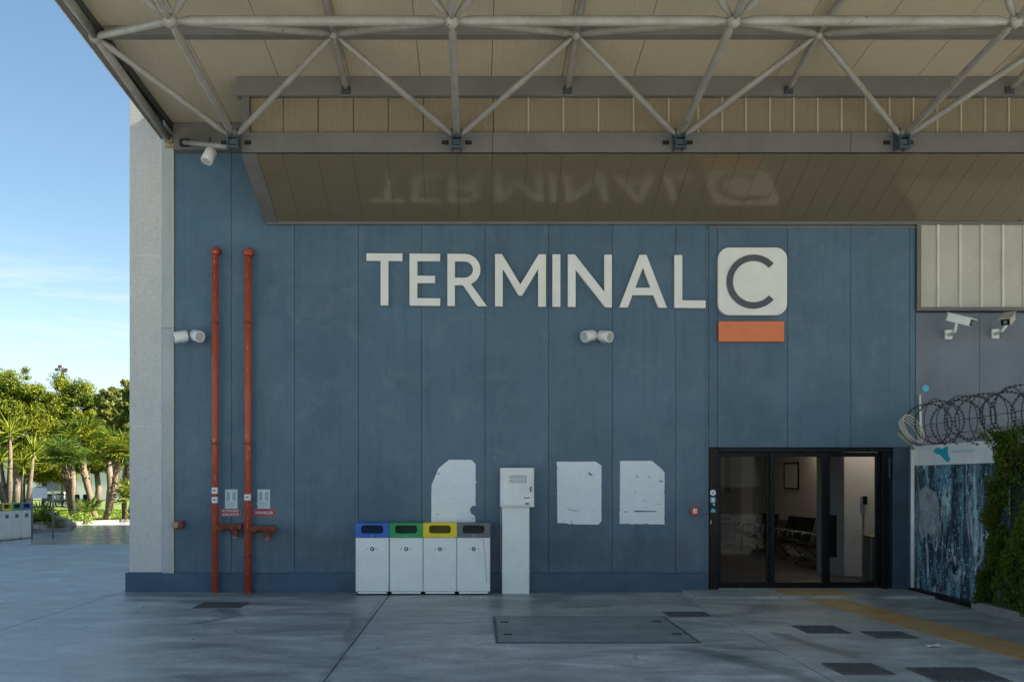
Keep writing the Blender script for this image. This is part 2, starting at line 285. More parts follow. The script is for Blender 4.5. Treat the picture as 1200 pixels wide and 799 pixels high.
def wall_extra(m):
    nt, p = hook(m); g = N(nt, 'ShaderNodeNewGeometry'); sp = N(nt, 'ShaderNodeSeparateXYZ'); L(nt, g.outputs['Position'], sp.inputs[0])
    segs = [(-3.0, .75, -1.9, .62, .42, .55), (-1.9, .62, -1.5, .7, .3, .5), (1.2, .62, 3.1, .6, .38, .55), (.2, .55, 1.2, .7, .22, .4), (-4.4, 1.0, -4.2, .5, .3, .4), (-4.0, 1.3, -4.0, .6, .12, .4), (2.3, .18, 3.0, .12, .14, .5)]
    mk, ns = seg_mask(nt, sp.outputs[0], sp.outputs[2], segs, 3.5, .22, .8)
    src = p.inputs['Base Color'].links[0].from_socket
    mm = N(nt, 'ShaderNodeMix', data_type='RGBA'); L(nt, src, mm.inputs[6]); mm.inputs[7].default_value = (.05, .075, .105, 1); L(nt, mk, mm.inputs[0])
    # small white paint chips and scuffs
    v = N(nt, 'ShaderNodeTexVoronoi', i_Scale=2.3); L(nt, g.outputs['Position'], v.inputs['Vector'])
    n6 = N(nt, 'ShaderNodeTexNoise', i_Scale=30, i_Detail=3); L(nt, g.outputs['Position'], n6.inputs['Vector'])
    dd = M_(nt, 'ADD', v.outputs['Distance'], M_(nt, 'MULTIPLY', n6.outputs['Fac'], .10))
    r5 = N(nt, 'ShaderNodeMapRange'); r5.inputs[1].default_value = .070; r5.inputs[2].default_value = .082; r5.inputs[3].default_value = .55; r5.inputs[4].default_value = 0; L(nt, dd, r5.inputs[0])
    rz = N(nt, 'ShaderNodeMapRange'); rz.inputs[1].default_value = 1.2; rz.inputs[2].default_value = 2.4; rz.inputs[3].default_value = 1; rz.inputs[4].default_value = 0; L(nt, sp.outputs[2], rz.inputs[0])
    mk2 = M_(nt, 'MULTIPLY', r5.outputs[0], rz.outputs[0])
    m2 = N(nt, 'ShaderNodeMix', data_type='RGBA'); L(nt, mm.outputs[2], m2.inputs[6]); m2.inputs[7].default_value = (.5, .55, .58, 1); L(nt, mk2, m2.inputs[0])
    # pale cloudy patches of weathering high up
    n7 = N(nt, 'ShaderNodeTexNoise', i_Scale=2.2, i_Detail=8, i_Roughness=.7, i_Distortion=.8); L(nt, g.outputs['Position'], n7.inputs['Vector'])
    r7 = N(nt, 'ShaderNodeMapRange'); r7.inputs[1].default_value = .52; r7.inputs[2].default_value = .78; r7.inputs[4].default_value = .45; L(nt, n7.outputs['Fac'], r7.inputs[0])
    m3 = N(nt, 'ShaderNodeMix', data_type='RGBA'); L(nt, m2.outputs[2], m3.inputs[6]); m3.inputs[7].default_value = (.17, .21, .235, 1); L(nt, r7.outputs[0], m3.inputs[0])
    oi = N(nt, 'ShaderNodeObjectInfo'); ro = N(nt, 'ShaderNodeMapRange'); ro.inputs[3].default_value = .93; ro.inputs[4].default_value = 1.07; L(nt, oi.outputs['Random'], ro.inputs[0])
    vs_ = N(nt, 'ShaderNodeVectorMath', operation='SCALE'); L(nt, m3.outputs[2], vs_.inputs[0]); L(nt, ro.outputs[0], vs_.inputs['Scale'])
    # grime washed down over the lowest metre
    gz = N(nt, 'ShaderNodeMapRange'); gz.inputs[1].default_value = .25; gz.inputs[2].default_value = 1.5; gz.inputs[3].default_value = .55; gz.inputs[4].default_value = 0; L(nt, sp.outputs[2], gz.inputs[0])
    mpg = N(nt, 'ShaderNodeMapping'); mpg.inputs['Scale'].default_value = (6, 6, 1.1); L(nt, g.outputs['Position'], mpg.inputs[0])
    ng = N(nt, 'ShaderNodeTexNoise', i_Scale=1.0, i_Detail=8, i_Roughness=.7); L(nt, mpg.outputs[0], ng.inputs['Vector'])
    rg = N(nt, 'ShaderNodeMapRange'); rg.inputs[1].default_value = .42; rg.inputs[2].default_value = .68; L(nt, ng.outputs['Fac'], rg.inputs[0])
    mg = N(nt, 'ShaderNodeMix', data_type='RGBA'); L(nt, vs_.outputs[0], mg.inputs[6]); mg.inputs[7].default_value = (.045, .075, .11, 1); L(nt, M_(nt, 'MULTIPLY', gz.outputs[0], rg.outputs[0]), mg.inputs[0])
    L(nt, mg.outputs[2], p.inputs['Base Color'])
wall_extra(m_blue)
m_plinth = mat('plinth_paint', (.048, .10, .165), .4, var=.2, scale=2.2, fine=.06, bump=.004, streak=.35, spec=.45)
m_dark_gap = plain('joint_shadow_gap', (.10, .135, .17), .9)
m_pier = mat('pier_concrete', (.60, .575, .53), .85, var=.12, scale=1.1, fine=.10, fscale=55, bump=.008, dark=(.72, .72, .73), streak=.12)
m_strip = mat('pale_metal_strip', (.44, .455, .45), .5, var=.1, scale=2, streak=.15)
m_cream = plain('cream_edge', (.62, .55, .40), .5)
m_greywall = mat('grey_wall_paint', (.155, .175, .21), .55, var=.15, scale=1.2, fine=.05, fscale=40, bump=.004, streak=.18)
m_beige = mat('beige_cladding', (.52, .48, .40), .5, var=.12, scale=1.5, streak=.15)
m_soffit = mat('soffit_panel_paint', (.45, .385, .275), .55, var=.12, scale=.9, fine=.03, bump=0, dark=(.8, .78, .74))
def rib(m, axis, freq, amt=.18, lo=.8):
    """fine pressed ribs: colour-neutral bump only"""
    nt, p = hook(m); g = N(nt, 'ShaderNodeNewGeometry'); sp = N(nt, 'ShaderNodeSeparateXYZ'); L(nt, g.outputs['Position'], sp.inputs[0])
    s = M_(nt, 'SINE', M_(nt, 'MULTIPLY', sp.outputs[axis], freq * 2 * math.pi))
    bp = N(nt, 'ShaderNodeBump', i_Strength=amt, i_Distance=.006); L(nt, s, bp.inputs['Height']); L(nt, bp.outputs[0], p.inputs['Normal'])
rib(m_soffit, 0, 22, .22)
m_boxpanel = mat('box_panel_paint', (.24, .19, .12), .5, var=.15, scale=1.2, fine=.03, bump=0, dark=(.75, .72, .66), streak=.12)
rib(m_boxpanel, 0, 26, .4)
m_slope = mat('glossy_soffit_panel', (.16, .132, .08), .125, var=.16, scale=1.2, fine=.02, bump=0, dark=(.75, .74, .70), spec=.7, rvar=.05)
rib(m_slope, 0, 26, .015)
m_beam = mat('beam_grey_paint', (.165, .155, .145), .5, var=.18, scale=1.4, fine=.05, bump=.003, streak=.12)
m_beam_dk = mat('dark_steel', (.05, .055, .06), .5, var=.2, scale=4)
m_tube = mat('tube_paint', (.31, .29, .26), .45, var=.35, scale=3.5, fine=.07, fscale=45, bump=.002, dark=(.62, .58, .52), spots=.36)
m_node = mat('node_paint', (.34, .32, .285), .5, var=.35, scale=6, fine=.08, fscale=50, bump=.002, spots=.4)
m_bracket = mat('bracket_steel', (.07, .10, .125), .45, var=.3, scale=6, metal=.2, spots=.36)
m_fascia = mat('fascia_brown', (.20, .17, .14), .5, var=.25, scale=3, streak=.15)
m_red = mat('red_pipe_paint', (.50, .085, .035), .45, var=.25, scale=5, fine=.08, bump=.003, dark=(.6, .5, .5), spec=.45)
def chips(m, thr, col, sc=(60, 60, 9), xlim=None):
    nt, p = hook(m); g = N(nt, 'ShaderNodeNewGeometry'); mp = N(nt, 'ShaderNodeMapping'); mp.inputs['Scale'].default_value = sc; L(nt, g.outputs['Position'], mp.inputs[0])
    n = N(nt, 'ShaderNodeTexNoise', i_Scale=1, i_Detail=4, i_Roughness=.7); L(nt, mp.outputs[0], n.inputs['Vector'])
    r = N(nt, 'ShaderNodeMapRange'); r.inputs[1].default_value = thr; r.inputs[2].default_value = thr + .02; L(nt, n.outputs['Fac'], r.inputs[0])
    src = p.inputs['Base Color'].links[0].from_socket
    mm = N(nt, 'ShaderNodeMix', data_type='RGBA'); L(nt, src, mm.inputs[6]); mm.inputs[7].default_value = (*col, 1); L(nt, r.outputs[0], mm.inputs[0]); L(nt, mm.outputs[2], p.inputs['Base Color'])
chips(m_red, .635, (.6, .5, .45))
m_red_dk = mat('old_red_valve', (.30, .07, .04), .55, var=.35, scale=14, spots=.42)
m_white = mat('white_enamel', (.84, .84, .80), .4, var=.08, scale=4, fine=.03, bump=0)
m_bin = mat('bin_speckled_body', (.84, .835, .80), .5, var=.06, scale=4, fine=.14, fscale=160, bump=.001, streak=.05)
m_letter = mat('letter_white', (.84, .81, .75), .45, var=.07, scale=3, fine=.02, bump=0)
m_cgrey = plain('letter_grey', (.075, .085, .09), .45)
m_orange = mat('orange_panel', (.80, .20, .06), .45, var=.07, scale=4, fine=.02, bump=0)
m_paper = mat('weathered_white_sheet', (.80, .82, .84), .6, var=.10, scale=5, fine=.03, fscale=40, bump=0, dark=(.72, .74, .77))
chips(m_paper, .735, (.12, .15, .18), (14, 14, 20))
m_blk = plain('black_aluminium', (.006, .0065, .008), .35, spec=.2)
m_blk2 = plain('black_void', (.008, .008, .009), .6)
m_chrome = plain('chrome', (.6, .6, .6), .2, metal=1)
m_steel = mat('brushed_steel', (.42, .42, .42), .35, metal=.8, var=.15)
LID = {'blue': (.008, .12, .50), 'green': (.008, .30, .08), 'yellow': (.88, .64, .003), 'grey': (.13, .14, .155)}
m_lid = {k: plain('lid_' + k, v, .4, var=.1) for k, v in LID.items()}
m_lblue = plain('sticker_blue', (.08, .42, .62), .4)
m_signred = plain('sign_crimson', (.38, .03, .05), .5)
m_ink = plain('print_grey', (.16, .19, .21), .5)
m_yel = mat('yellow_guide_strip', (.46, .30, .12), .6, var=.22, scale=2.5, fine=.08, fscale=50, bump=.003, dark=(.7, .68, .66))
m_plate = mat('hatch_steel', (.235, .28, .28), .42, metal=.15, var=.2, scale=2, fine=.05, fscale=40, bump=0)
m_grate = mat('grating_iron', (.13, .13, .13), .6, metal=.3, var=.2, scale=8)
m_kerb = mat('kerb_concrete', (.26, .25, .235), .8, var=.25, scale=3, fine=.1, bump=.01)
def checker_bump(m):
    nt, p = hook(m); g = N(nt, 'ShaderNodeNewGeometry'); sp = N(nt, 'ShaderNodeSeparateXYZ'); L(nt, g.outputs['Position'], sp.inputs[0])
    a = M_(nt, 'SINE', M_(nt, 'MULTIPLY', M_(nt, 'ADD', sp.outputs[0], sp.outputs[1]), 110)); b = M_(nt, 'SINE', M_(nt, 'MULTIPLY', M_(nt, 'SUBTRACT', sp.outputs[0], sp.outputs[1]), 110))
    bp = N(nt, 'ShaderNodeBump', i_Strength=.6, i_Distance=.004); L(nt, M_(nt, 'MULTIPLY', a, b), bp.inputs['Height']); L(nt, bp.outputs[0], p.inputs['Normal'])
checker_bump(m_plate)
def glass_mat():
    m = bpy.data.materials.new('door_glass'); m.use_nodes = True; nt = m.node_tree; nt.nodes.clear()
    o = N(nt, 'ShaderNodeOutputMaterial'); t = N(nt, 'ShaderNodeBsdfTransparent'); t.inputs[0].default_value = (.80, .82, .82, 1)
    g = N(nt, 'ShaderNodeBsdfGlossy'); g.inputs['Roughness'].default_value = .01; g.inputs[0].default_value = (1, 1, 1, 1)
    fr = N(nt, 'ShaderNodeFresnel', i_IOR=1.2); mx = N(nt, 'ShaderNodeMixShader'); L(nt, fr.outputs[0], mx.inputs[0]); L(nt, t.outputs[0], mx.inputs[1]); L(nt, g.outputs[0], mx.inputs[2]); L(nt, mx.outputs[0], o.inputs[0])
    return m
m_glass = glass_mat()
def leaf_mat(name, a, b, c, rough=.5, trans=.35, nscale=1.2):
    m = bpy.data.materials.new(name); m.use_nodes = True; nt = m.node_tree; nt.nodes.clear()
    o = N(nt, 'ShaderNodeOutputMaterial'); g = N(nt, 'ShaderNodeNewGeometry'); oi = N(nt, 'ShaderNodeObjectInfo')
    n = N(nt, 'ShaderNodeTexNoise', i_Scale=nscale, i_Detail=4, i_Roughness=.6); L(nt, g.outputs['Position'], n.inputs['Vector'])
    ad = M_(nt, 'ADD', M_(nt, 'MULTIPLY', n.outputs['Fac'], .7), M_(nt, 'ADD', M_(nt, 'MULTIPLY', g.outputs['Random Per Island'], .45), -.08))
    cr = N(nt, 'ShaderNodeValToRGB'); e = cr.color_ramp.elements; e[0].position = .25; e[0].color = (*a, 1); e[1].position = .75; e[1].color = (*c, 1); x = cr.color_ramp.elements.new(.5); x.color = (*b, 1)
    L(nt, ad, cr.inputs[0])
    p = N(nt, 'ShaderNodeBsdfPrincipled', i_Roughness=rough); p.inputs['Specular IOR Level'].default_value = .18; L(nt, cr.outputs[0], p.inputs['Base Color'])
    tr = N(nt, 'ShaderNodeBsdfTranslucent'); L(nt, cr.outputs[0], tr.inputs[0]); mx = N(nt, 'ShaderNodeMixShader'); mx.inputs[0].default_value = trans
    L(nt, p.outputs[0], mx.inputs[1]); L(nt, tr.outputs[0], mx.inputs[2]); L(nt, mx.outputs[0], o.inputs[0]); return m
m_leaf = leaf_mat('tree_leaf', (.03, .065, .010), (.12, .165, .012), (.31, .29, .018), nscale=.55, trans=.32)
m_leaf2 = leaf_mat('tree_leaf_pale', (.05, .09, .025), (.15, .18, .035), (.33, .30, .07), nscale=.6, trans=.32)
m_frond = leaf_mat('palm_frond', (.06, .11, .015), (.18, .22, .02), (.38, .36, .04), nscale=2.0)
m_frond2 = leaf_mat('palm_frond_dark', (.05, .10, .02), (.12, .18, .03), (.26, .29, .04), nscale=2.0)
m_hedge = leaf_mat('hedge_leaf', (.03, .07, .008), (.08, .14, .012), (.17, .18, .02), nscale=2.4, rough=.45)
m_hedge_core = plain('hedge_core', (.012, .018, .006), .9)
m_trunk = mat('bark', (.20, .15, .11), .9, var=.4, scale=6, fine=.2, fscale=18, bump=.04, streak=.3)
m_palmtrunk = mat('palm_trunk_fibre', (.23, .16, .10), .95, var=.5, scale=14, fine=.25, fscale=25, bump=.05)
m_grass = leaf_mat('grass_blades', (.10, .17, .02), (.18, .26, .03), (.28, .32, .04), nscale=.5, trans=.3)
m_lawn = mat('lawn_soil', (.13, .19, .03), .9, var=.3, scale=1.2, fine=.2, fscale=14, bump=.02)
m_rock = mat('garden_rock', (.42, .34, .26), .85, var=.35, scale=4, fine=.15, bump=.03)
m_render = mat('white_render', (.70, .69, .66), .8, var=.1, scale=1)

# ------------------------------------------------------------------ ground
g = MB().box(-400, 400, -300, 900, -.5, -.03).build('ground', m_ground); tag(g, kind='structure')
pv = MB().box(-22, 22, -24, 44, -.03, -.026).build('pavement', m_dark_gap); tag(pv, kind='structure')
xs = [-21.9, -17.7, -13.5, -9.4, -5.3, -1.25, 2.98, 7.1, 11.2, 15.3, 19.4]
ys = [-20, -12, -4.5, -.4, 3.7, 7.76, 11.86, 14.80, 18.5, 22.2, 26.0, 31.0, 43]
kerb_line = [(-21.9, 29.6), (-14.3, 31.6), (-13.7, 33.2), (-15.6, 38.5), (-14.6, 40.4), (-12, 41.2), (-4, 42.5)]
GAP = .007
for i in range(len(xs) - 1):
    for j in range(len(ys) - 1):
        if ys[j] >= 14.7 and xs[i] >= -5.4: continue
        b = MB().box(xs[i] + GAP, xs[i + 1] - GAP, ys[j] + GAP * 1.6, ys[j + 1] - GAP * 1.6, -.025, 0)
        o = b.build('slab', m_slab if ys[j] < 25.9 else m_slab_shiny, pv); o['kind'] = 'structure'
o = MB().box(-5.3 + GAP, 19.4, 14.81, 15.0, -.025, -.001).build('slab', m_slab, pv); o['kind'] = 'structure'
# entrance step and its tan inlay
st = MB().cbox(3.12, 6.78, 13.93, 15.0, 0, .035, .002).build('entrance_step', m_slab); tag(st, kind='structure')
MB().box(U(902, 692, 14.9).x, 5.45, 14.02, 14.86, .0355, .039).build('inlay', m_yel, st)
gs = MB()
P4 = [(4.64, 13.90), (5.20, 13.90), (5.86, 7.0), (5.36, 7.0)]
e0, e1 = Vector((4.64, 13.90)), Vector((5.28, 7.0)); f0, f1 = Vector((5.20, 13.90)), Vector((5.83, 7.0))
gs.prism([(0, 0)], 0, 0) if False else None
nn = 12
for k in range(nn):
    a = e0.lerp(e1, k / nn); b_ = f0.lerp(f1, k / nn); c_ = f0.lerp(f1, (k + 1) / nn - .0016); d_ = e0.lerp(e1, (k + 1) / nn - .0016)
    gs.hexa([(d_.x, d_.y, .001), (c_.x, c_.y, .001), (b_.x, b_.y, .001), (a.x, a.y, .001), (d_.x, d_.y, .006), (c_.x, c_.y, .006), (b_.x, b_.y, .006), (a.x, a.y, .006)])
o = gs.build('guide_path', m_yel); tag(o, kind='structure')

# hatch
h = thing('floor_hatch', 'large square chequered steel hatch set flush in the concrete in front of the wall', 'floor hatch', (1.27, 11.05, 0))
b = MB(); x0, x1, y0, y1 = .22, 2.33, 10.07, 12.03
b.ring([(x0, y0), (x1, y0), (x1, y1), (x0, y1)], [(x0 + .03, y0 + .03), (x1 - .03, y0 + .03), (x1 - .03, y1 - .03), (x0 + .03, y1 - .03)], 0, 0) if False else None
for (a, c, d, e) in ((x0, x1, y0, y0 + .03), (x0, x1, y1 - .03, y1), (x0, x0 + .03, y0 + .03, y1 - .03), (x1 - .03, x1, y0 + .03, y1 - .03)): b.box(a, c, d, e, .001, .010)
b.build('hatch_frame', m_grate, h)
for k in range(2):
    yy0 = y0 + .036 + k * ((y1 - y0 - .072) / 2 + .003); yy1 = yy0 + (y1 - y0 - .072) / 2 - .003
    MB().box(x0 + .036, x1 - .036, yy0, yy1, .001, .009).build('hatch_plate', m_plate, h)
for (px, py) in ((591, 729.5), (595, 744), (770, 729), (793, 743.5)):
    d = GD(py); X = (px - VX) * d / F
    MB().cbox(X - .05, X + .05, d - .025, d + .025, .0095, .016, .003).build('lifting_eye', m_blk2, h)
# gratings
GR = [(-3.70, -3.08, 12.86, 13.45, 'dark floor grating near the foot of the red pipes'), (2.39, 2.92, 12.04, 12.48, 'small rusty floor grating just behind the right corner of the steel hatch'),
      (3.64, 4.12, 10.72, 11.27, 'dark floor grating in the row before the entrance, left of its neighbour'), (4.26, 4.70, 10.37, 10.84, 'brownish floor grating beside the yellow strip, right one of the middle pair'),
      (3.16, 3.61, 8.41, 8.93, 'dark floor grating near the bottom edge, left of the largest one'), (3.83, 4.45, 8.10, 8.72, 'largest dark floor grating, in the lower right near the yellow strip')]
for (a, c, d, e, lab) in GR:
    t = thing('floor_grating', lab, 'floor grating', ((a + c) / 2, (d + e) / 2, 0), group='floor gratings in the forecourt')
    b = MB()
    for q in ((a, c, d, d + .02), (a, c, e - .02, e), (a, a + .02, d + .02, e - .02), (c - .02, c, d + .02, e - .02)): b.box(*q, .001, .011)
    b.build('grating_frame', m_grate, t)
    MB().box(a + .02, c - .02, d + .02, e - .02, .0008, .003).build('pit_bottom', m_beam_dk, t)
    b = MB(); n = 16
    for k in range(n):
        xx = a + .02 + (c - a - .04) * (k + .5) / n; b.box(xx - .007, xx + .007, d + .021, e - .021, .0035, .0095)
    for k in range(1, 7):
        yy = d + (e - d) * k / 7; b.box(a + .021, c - .021, yy - .006, yy + .006, .0035, .009)
    b.build('grating_bars', m_grate, t)
d = GD(757.5); X = (1093 - VX) * d / F
pp = MB(); q = [(X - .07, d - .05), (X - .01, d - .07), (X + .05, d - .04), (X + .08, d + .03), (X + .02, d + .06), (X - .05, d + .03)]
zz = [.004, .02, .008, .025, .006, .018]
pp.add([(x, y, z) for (x, y), z in zip(q, zz)] + [(X, d, .012)] + [(x, y, z + .002) for (x, y), z in zip(q, zz)] + [(X, d, .015)], [(i, 6, (i + 1) % 6) for i in range(6)] + [(7 + i, 7 + (i + 1) % 6, 13) for i in range(6)])
tag(pp.build('paper_scrap', m_white), 'crumpled scrap of white paper lying on the concrete beside the yellow strip', 'litter')

# ------------------------------------------------------------------ terminal wall
TOPZ = 7.0
hall = thing('terminal_building', 'large blue panelled terminal building front with pale concrete corner', 'building', (0, WALL, 0))
bk = MB(); d0 = WALL + .03
DX0, DX1, DZ = WX(831), WX(1066), WZ(524)
bk.box(-4.6, DX0, d0, d0 + .2, 0, 13); bk.box(DX1, 30, d0, d0 + .2, 0, 13); bk.box(DX0, DX1, d0, d0 + .2, DZ + .01, 13)
bk.build('backing_wall', m_dark_gap, hall)
sh = MB(); sh.box(-5.2, -5.0, WALL + .6, 37, 0, 13); sh.box(-5.0, 30, 36.8, 37, 0, 13); sh.box(29.8, 30, WALL + .3, 36.8, 0, 13); sh.box(-5.2, 30, WALL - .02, 37, 13.003, 13.3)
sh.build('outer_shell', m_pier, hall)
zb = WZ(671)
def panel(x0, x1, z0, z1, m=m_blue, y=WALL, name='wall_panel', parent=hall, g_=.0022, th=.03):
    return MB().cbox(x0 + g_, x1 - g_, y, y + th - .001, z0 + g_, z1 - g_, .003).build(name, m, parent)
cols = [204.5, 271, 345, 420, 494, 568.5, 643, 717.5, 792, 826.5]
for a, c in zip(cols[:-1], cols[1:]): panel(WX(a), WX(c), zb, TOPZ)
for a, c in zip([830.5, 841, 923, 997, 1066], [841, 923, 997, 1066, 1072.5]):
    panel(WX(a), WX(c), DZ if c < 1070 else 0.0, TOPZ)
MB().cbox(WX(1048), WX(1066) - .004, WALL + .034, WALL + .3, 0, DZ + .04, .004).build('door_pier', mat('pier_dark_blue', (.045, .075, .11), .45, var=.3, scale=4, streak=.4), hall)
MB().box(WX(826.5), WX(830.5), WALL + .012, WALL + .029, 0, TOPZ).build('reveal_strip', m_blue, hall)
# plinth
MB().cbox(WX(147.5), WX(827), WALL - .035, WALL + .012, 0, zb + .002, .006).build('plinth', m_plinth, hall)
MB().box(WX(150), WX(203), WALL - .02, WALL - .001, zb + .003, zb + .012).build('plinth_cap', m_plinth, hall) 
# pier of the corner
PX0, PX1 = WX(152), WX(190.5)
zcut = [zb + .003, WZ(499.5), WZ(300), 13.0]
for a, c in zip(zcut[:-1], zcut[1:]):
    MB().cbox(PX0, PX1, WALL - .01, WALL + .55, a + .004, c - .004, .006).build('pier_block', m_pier, hall)
for z in zcut[1:3]: MB().box(PX0 + .01, PX1 - .01, WALL - .006, WALL + .05, z - .004, z + .004).build('mortar_joint', m_white, hall)
MB().cbox(WX(190.8), WX(202.5), WALL - .03, WALL + .03, zb + .003 - .02, 7.2, .004).build('cover_strip', m_strip, hall)
MB().box(WX(202.7), WX(204.2), WALL - .034, WALL + .03, zb, 7.2).build('edge_bead', m_cream, hall)
o = MB().tube([(WX(190) , WALL - .036, WZ(385)), (WX(203), WALL - .036, WZ(385))], .006, 6).build('tie_wire', m_steel, hall)
# right: framed beige cladding and grey wall
bx0 = WX(1078); m_rib = mat('pale_rib', (.68, .64, .55), .5)
k = 0; x = bx0
MB().box(WX(1073), 9.4, WALL - .045, WALL - .0, WZ(364.5), WZ(360.5)).build('cladding_frame', m_beam, hall)
MB().box(WX(1073.2), WX(1078), WALL - .045, WALL, WZ(360.4), 5.6).build('cladding_frame', m_beam, hall)
MB().box(WX(1073), 9.4, WALL - .046, WALL - .03, WZ(366), WZ(364.6)).build('drip_edge', m_blk2, hall)
xr = [1078, 1100, 1126, 1151, 1176, 1201, 1226, 1251]
for a, c in zip(xr[:-1], xr[1:]):
    panel(WX(a), WX(c) - .02, WZ(360.3), 5.6, m_beige, WALL - .01, 'cladding_panel', g_=.002)
    MB().cbox(WX(c) - .04, WX(c), WALL - .035, WALL - .012, WZ(360.3), 5.6, .004).build('cladding_rib', m_rib, hall)
for a, c in ((1073, 1148), (1148, 1222), (1222, 1296)):
    panel(WX(a), WX(c), 0, WZ(366.2), m_greywall, WALL + .004)
# trim at the top of the right bay
MB().box(WX(830), WX(1075), WALL - .014, WALL - .001, WZ(268), WZ(265.5)).build('top_trim', m_beam, hall)
for a in (494, 568.5):
    pass
# small conduit
# ------------------------------------------------------------------ lettering
H0, H1 = 0, 1
def letters():
    sign = thing('terminal_sign', 'raised white capital letters spelling TERMINAL high on the blue wall', 'sign', (WX(628), WALL, WZ(330)))
    y0, y1 = WALL - .075, WALL - .012
    def z(v, px): # small tilt seen in the photo
        top = 298.2 + (px - 430) * .0055; bot = 358.6 + (px - 430) * .0085
        return WZ(bot + (top - bot) * v)
    def poly(pts): return [(WX(x), z(v, x)) for x, v in pts]
    S_ = 8.6; hs = .143
    def mk(ch, polys):
        b = MB()
        for p in polys:
            q = poly(p); 
            ar = sum(q[i][0] * q[(i + 1) % len(q)][1] - q[(i + 1) % len(q)][0] * q[i][1] for i in range(len(q)))
            if ar < 0: q = q[::-1]
            b.prism(q, y0, y1)
        o = b.build('letter', m_letter, sign); o['label'] = 'raised white letter ' + ch
    def rc(x0, x1, v0, v1): return [(x0, v0), (x1, v0), (x1, v1), (x0, v1)]
    mk('T', [[(430, 1), (430, 1 - hs), (446.5, 1 - hs), (446.5, 0), (455.5, 0), (455.5, 1 - hs), (472, 1 - hs), (472, 1)]])
    mk('E', [[(480.3, 0), (480.3, 1), (516, 1), (516, 1 - hs), (489.3, 1 - hs), (489.3, .575), (510, .575), (510, .435), (489.3, .435), (489.3, hs), (516, hs), (516, 0)]])
    # R
    arc = lambda cx, cv, rx, rv, a0, a1, n=12: [(cx + rx * math.cos(R(a0 + (a1 - a0) * k / n)), cv + rv * math.sin(R(a0 + (a1 - a0) * k / n))) for k in range(n + 1)]
    mk('R', [rc(524.4, 533.2, 0, 1)])
    o = sign.children[-1] if False else None
    b = MB()
    outer = [(533.2, 1)] + arc(544.5, .70, 18.5, .30, 90, -90) + [(533.2, .40)]
    inner = [(533.2, 1 - hs)] + arc(544.5, .70, 9.8, .157, 90, -90) + [(533.2, .543)]
    n = len(outer); po, pi_ = poly(outer), poly(inner)
    vv = [(x, y0, zz) for x, zz in po] + [(x, y0, zz) for x, zz in pi_] + [(x, y1, zz) for x, zz in po] + [(x, y1, zz) for x, zz in pi_]
    ff = []
    for i in range(n - 1): ff += [(i, n + i, n + i + 1, i + 1), (i, i + 1, 2 * n + i + 1, 2 * n + i), (n + i + 1, n + i, 3 * n + i, 3 * n + i + 1)]
    lt = [(541.5, .425), (551.8, .425), (570.5, 0), (559.5, 0)]
    b.add(vv, ff); b.prism(poly(lt)[::-1], y0 - .0012, y1 - .001)
    # join the bowl and leg into the letter R made above
    base = [c for c in C.objects if c.name.startswith('letter') and c.get('label') == 'raised white letter R'][0]
    bb = MB(); bb.v = [tuple(v.co) for v in base.data.vertices]; bb.f = [tuple(p.vertices) for p in base.data.polygons]; bb.sm = [False] * len(bb.f)
    bb.add(b.v, b.f); base.data = bb.mesh('letter', m_letter)
    mk('M', [[(580, 0), (580, 1), (588, 1), (609.5, .42), (631, 1), (639.3, 1), (639.3, 0), (630.3, 0), (630.3, .72), (611.5, .21), (607.5, .21), (589, .72), (589, 0)]])
    mk('I', [rc(647, 656.2, 0, 1)])
    mk('N', [[(665, 0), (665, 1), (673, 1), (707.5, .29), (707.5, 1), (716.3, 1), (716.3, 0), (708.5, 0), (674, .71), (674, 0)]])
    mk('A', [[(725, 0), (748.5, 1), (756.5, 1), (780.5, 0), (770.5, 0), (764.8, .235), (740, .235), (743.6, .375), (761.4, .375), (752.5, .76), (734.9, 0)]])
    mk('L', [[(789.3, 0), (789.3, 1), (798.3, 1), (798.3, hs), (825.5, hs), (825.5, 0)]])
letters()
cs = thing('terminal_letter_sign', 'square white rounded sign with large grey letter C right of the lettering', 'sign', (WX(880), WALL, WZ(331)))
cx, cz = WX(880.2), WZ(331); wd = 80.3 / 77.6; hg = 78.6 / 77.6
MB().prism(rrect(cx, cz, wd, hg, .17, 7), WALL - .085, WALL - .012).build('sign_board', m_letter, cs)
b = MB(); Ro, Ri = 31.5 / 77.6, 24 / 77.6; ang = [R(42 + (318 - 42) * k / 44) for k in range(45)]
ccx, ccz = WX(881), WZ(331.5); n = 45
vv = []
for yy in (WALL - .098, WALL - .084):
    vv += [(ccx + Ro * math.cos(a), yy, ccz + Ro * math.sin(a)) for a in ang] + [(ccx + Ri * math.cos(a), yy, ccz + Ri * math.sin(a)) for a in ang]
ff = []
for i in range(n - 1): ff += [(i, i + 1, n + i + 1, n + i), (i + 1, i, 2 * n + i, 2 * n + i + 1), (n + i, n + i + 1, 3 * n + i + 1, 3 * n + i)]
ff += [(0, n, 3 * n, 2 * n), (n - 1, 2 * n - 1 + 2 * n - 0 - n, 0, 0)][:1]
b.add(vv, ff).build('letter', m_cgrey, cs)
b = MB().cbox(WX(841), WX(917.3), WALL - .07, WALL - .012, WZ(401), WZ(377.2), .004)
o = b.build('orange_bar', m_orange); tag(o, 'plain orange rectangular bar mounted below the square C sign', 'sign')

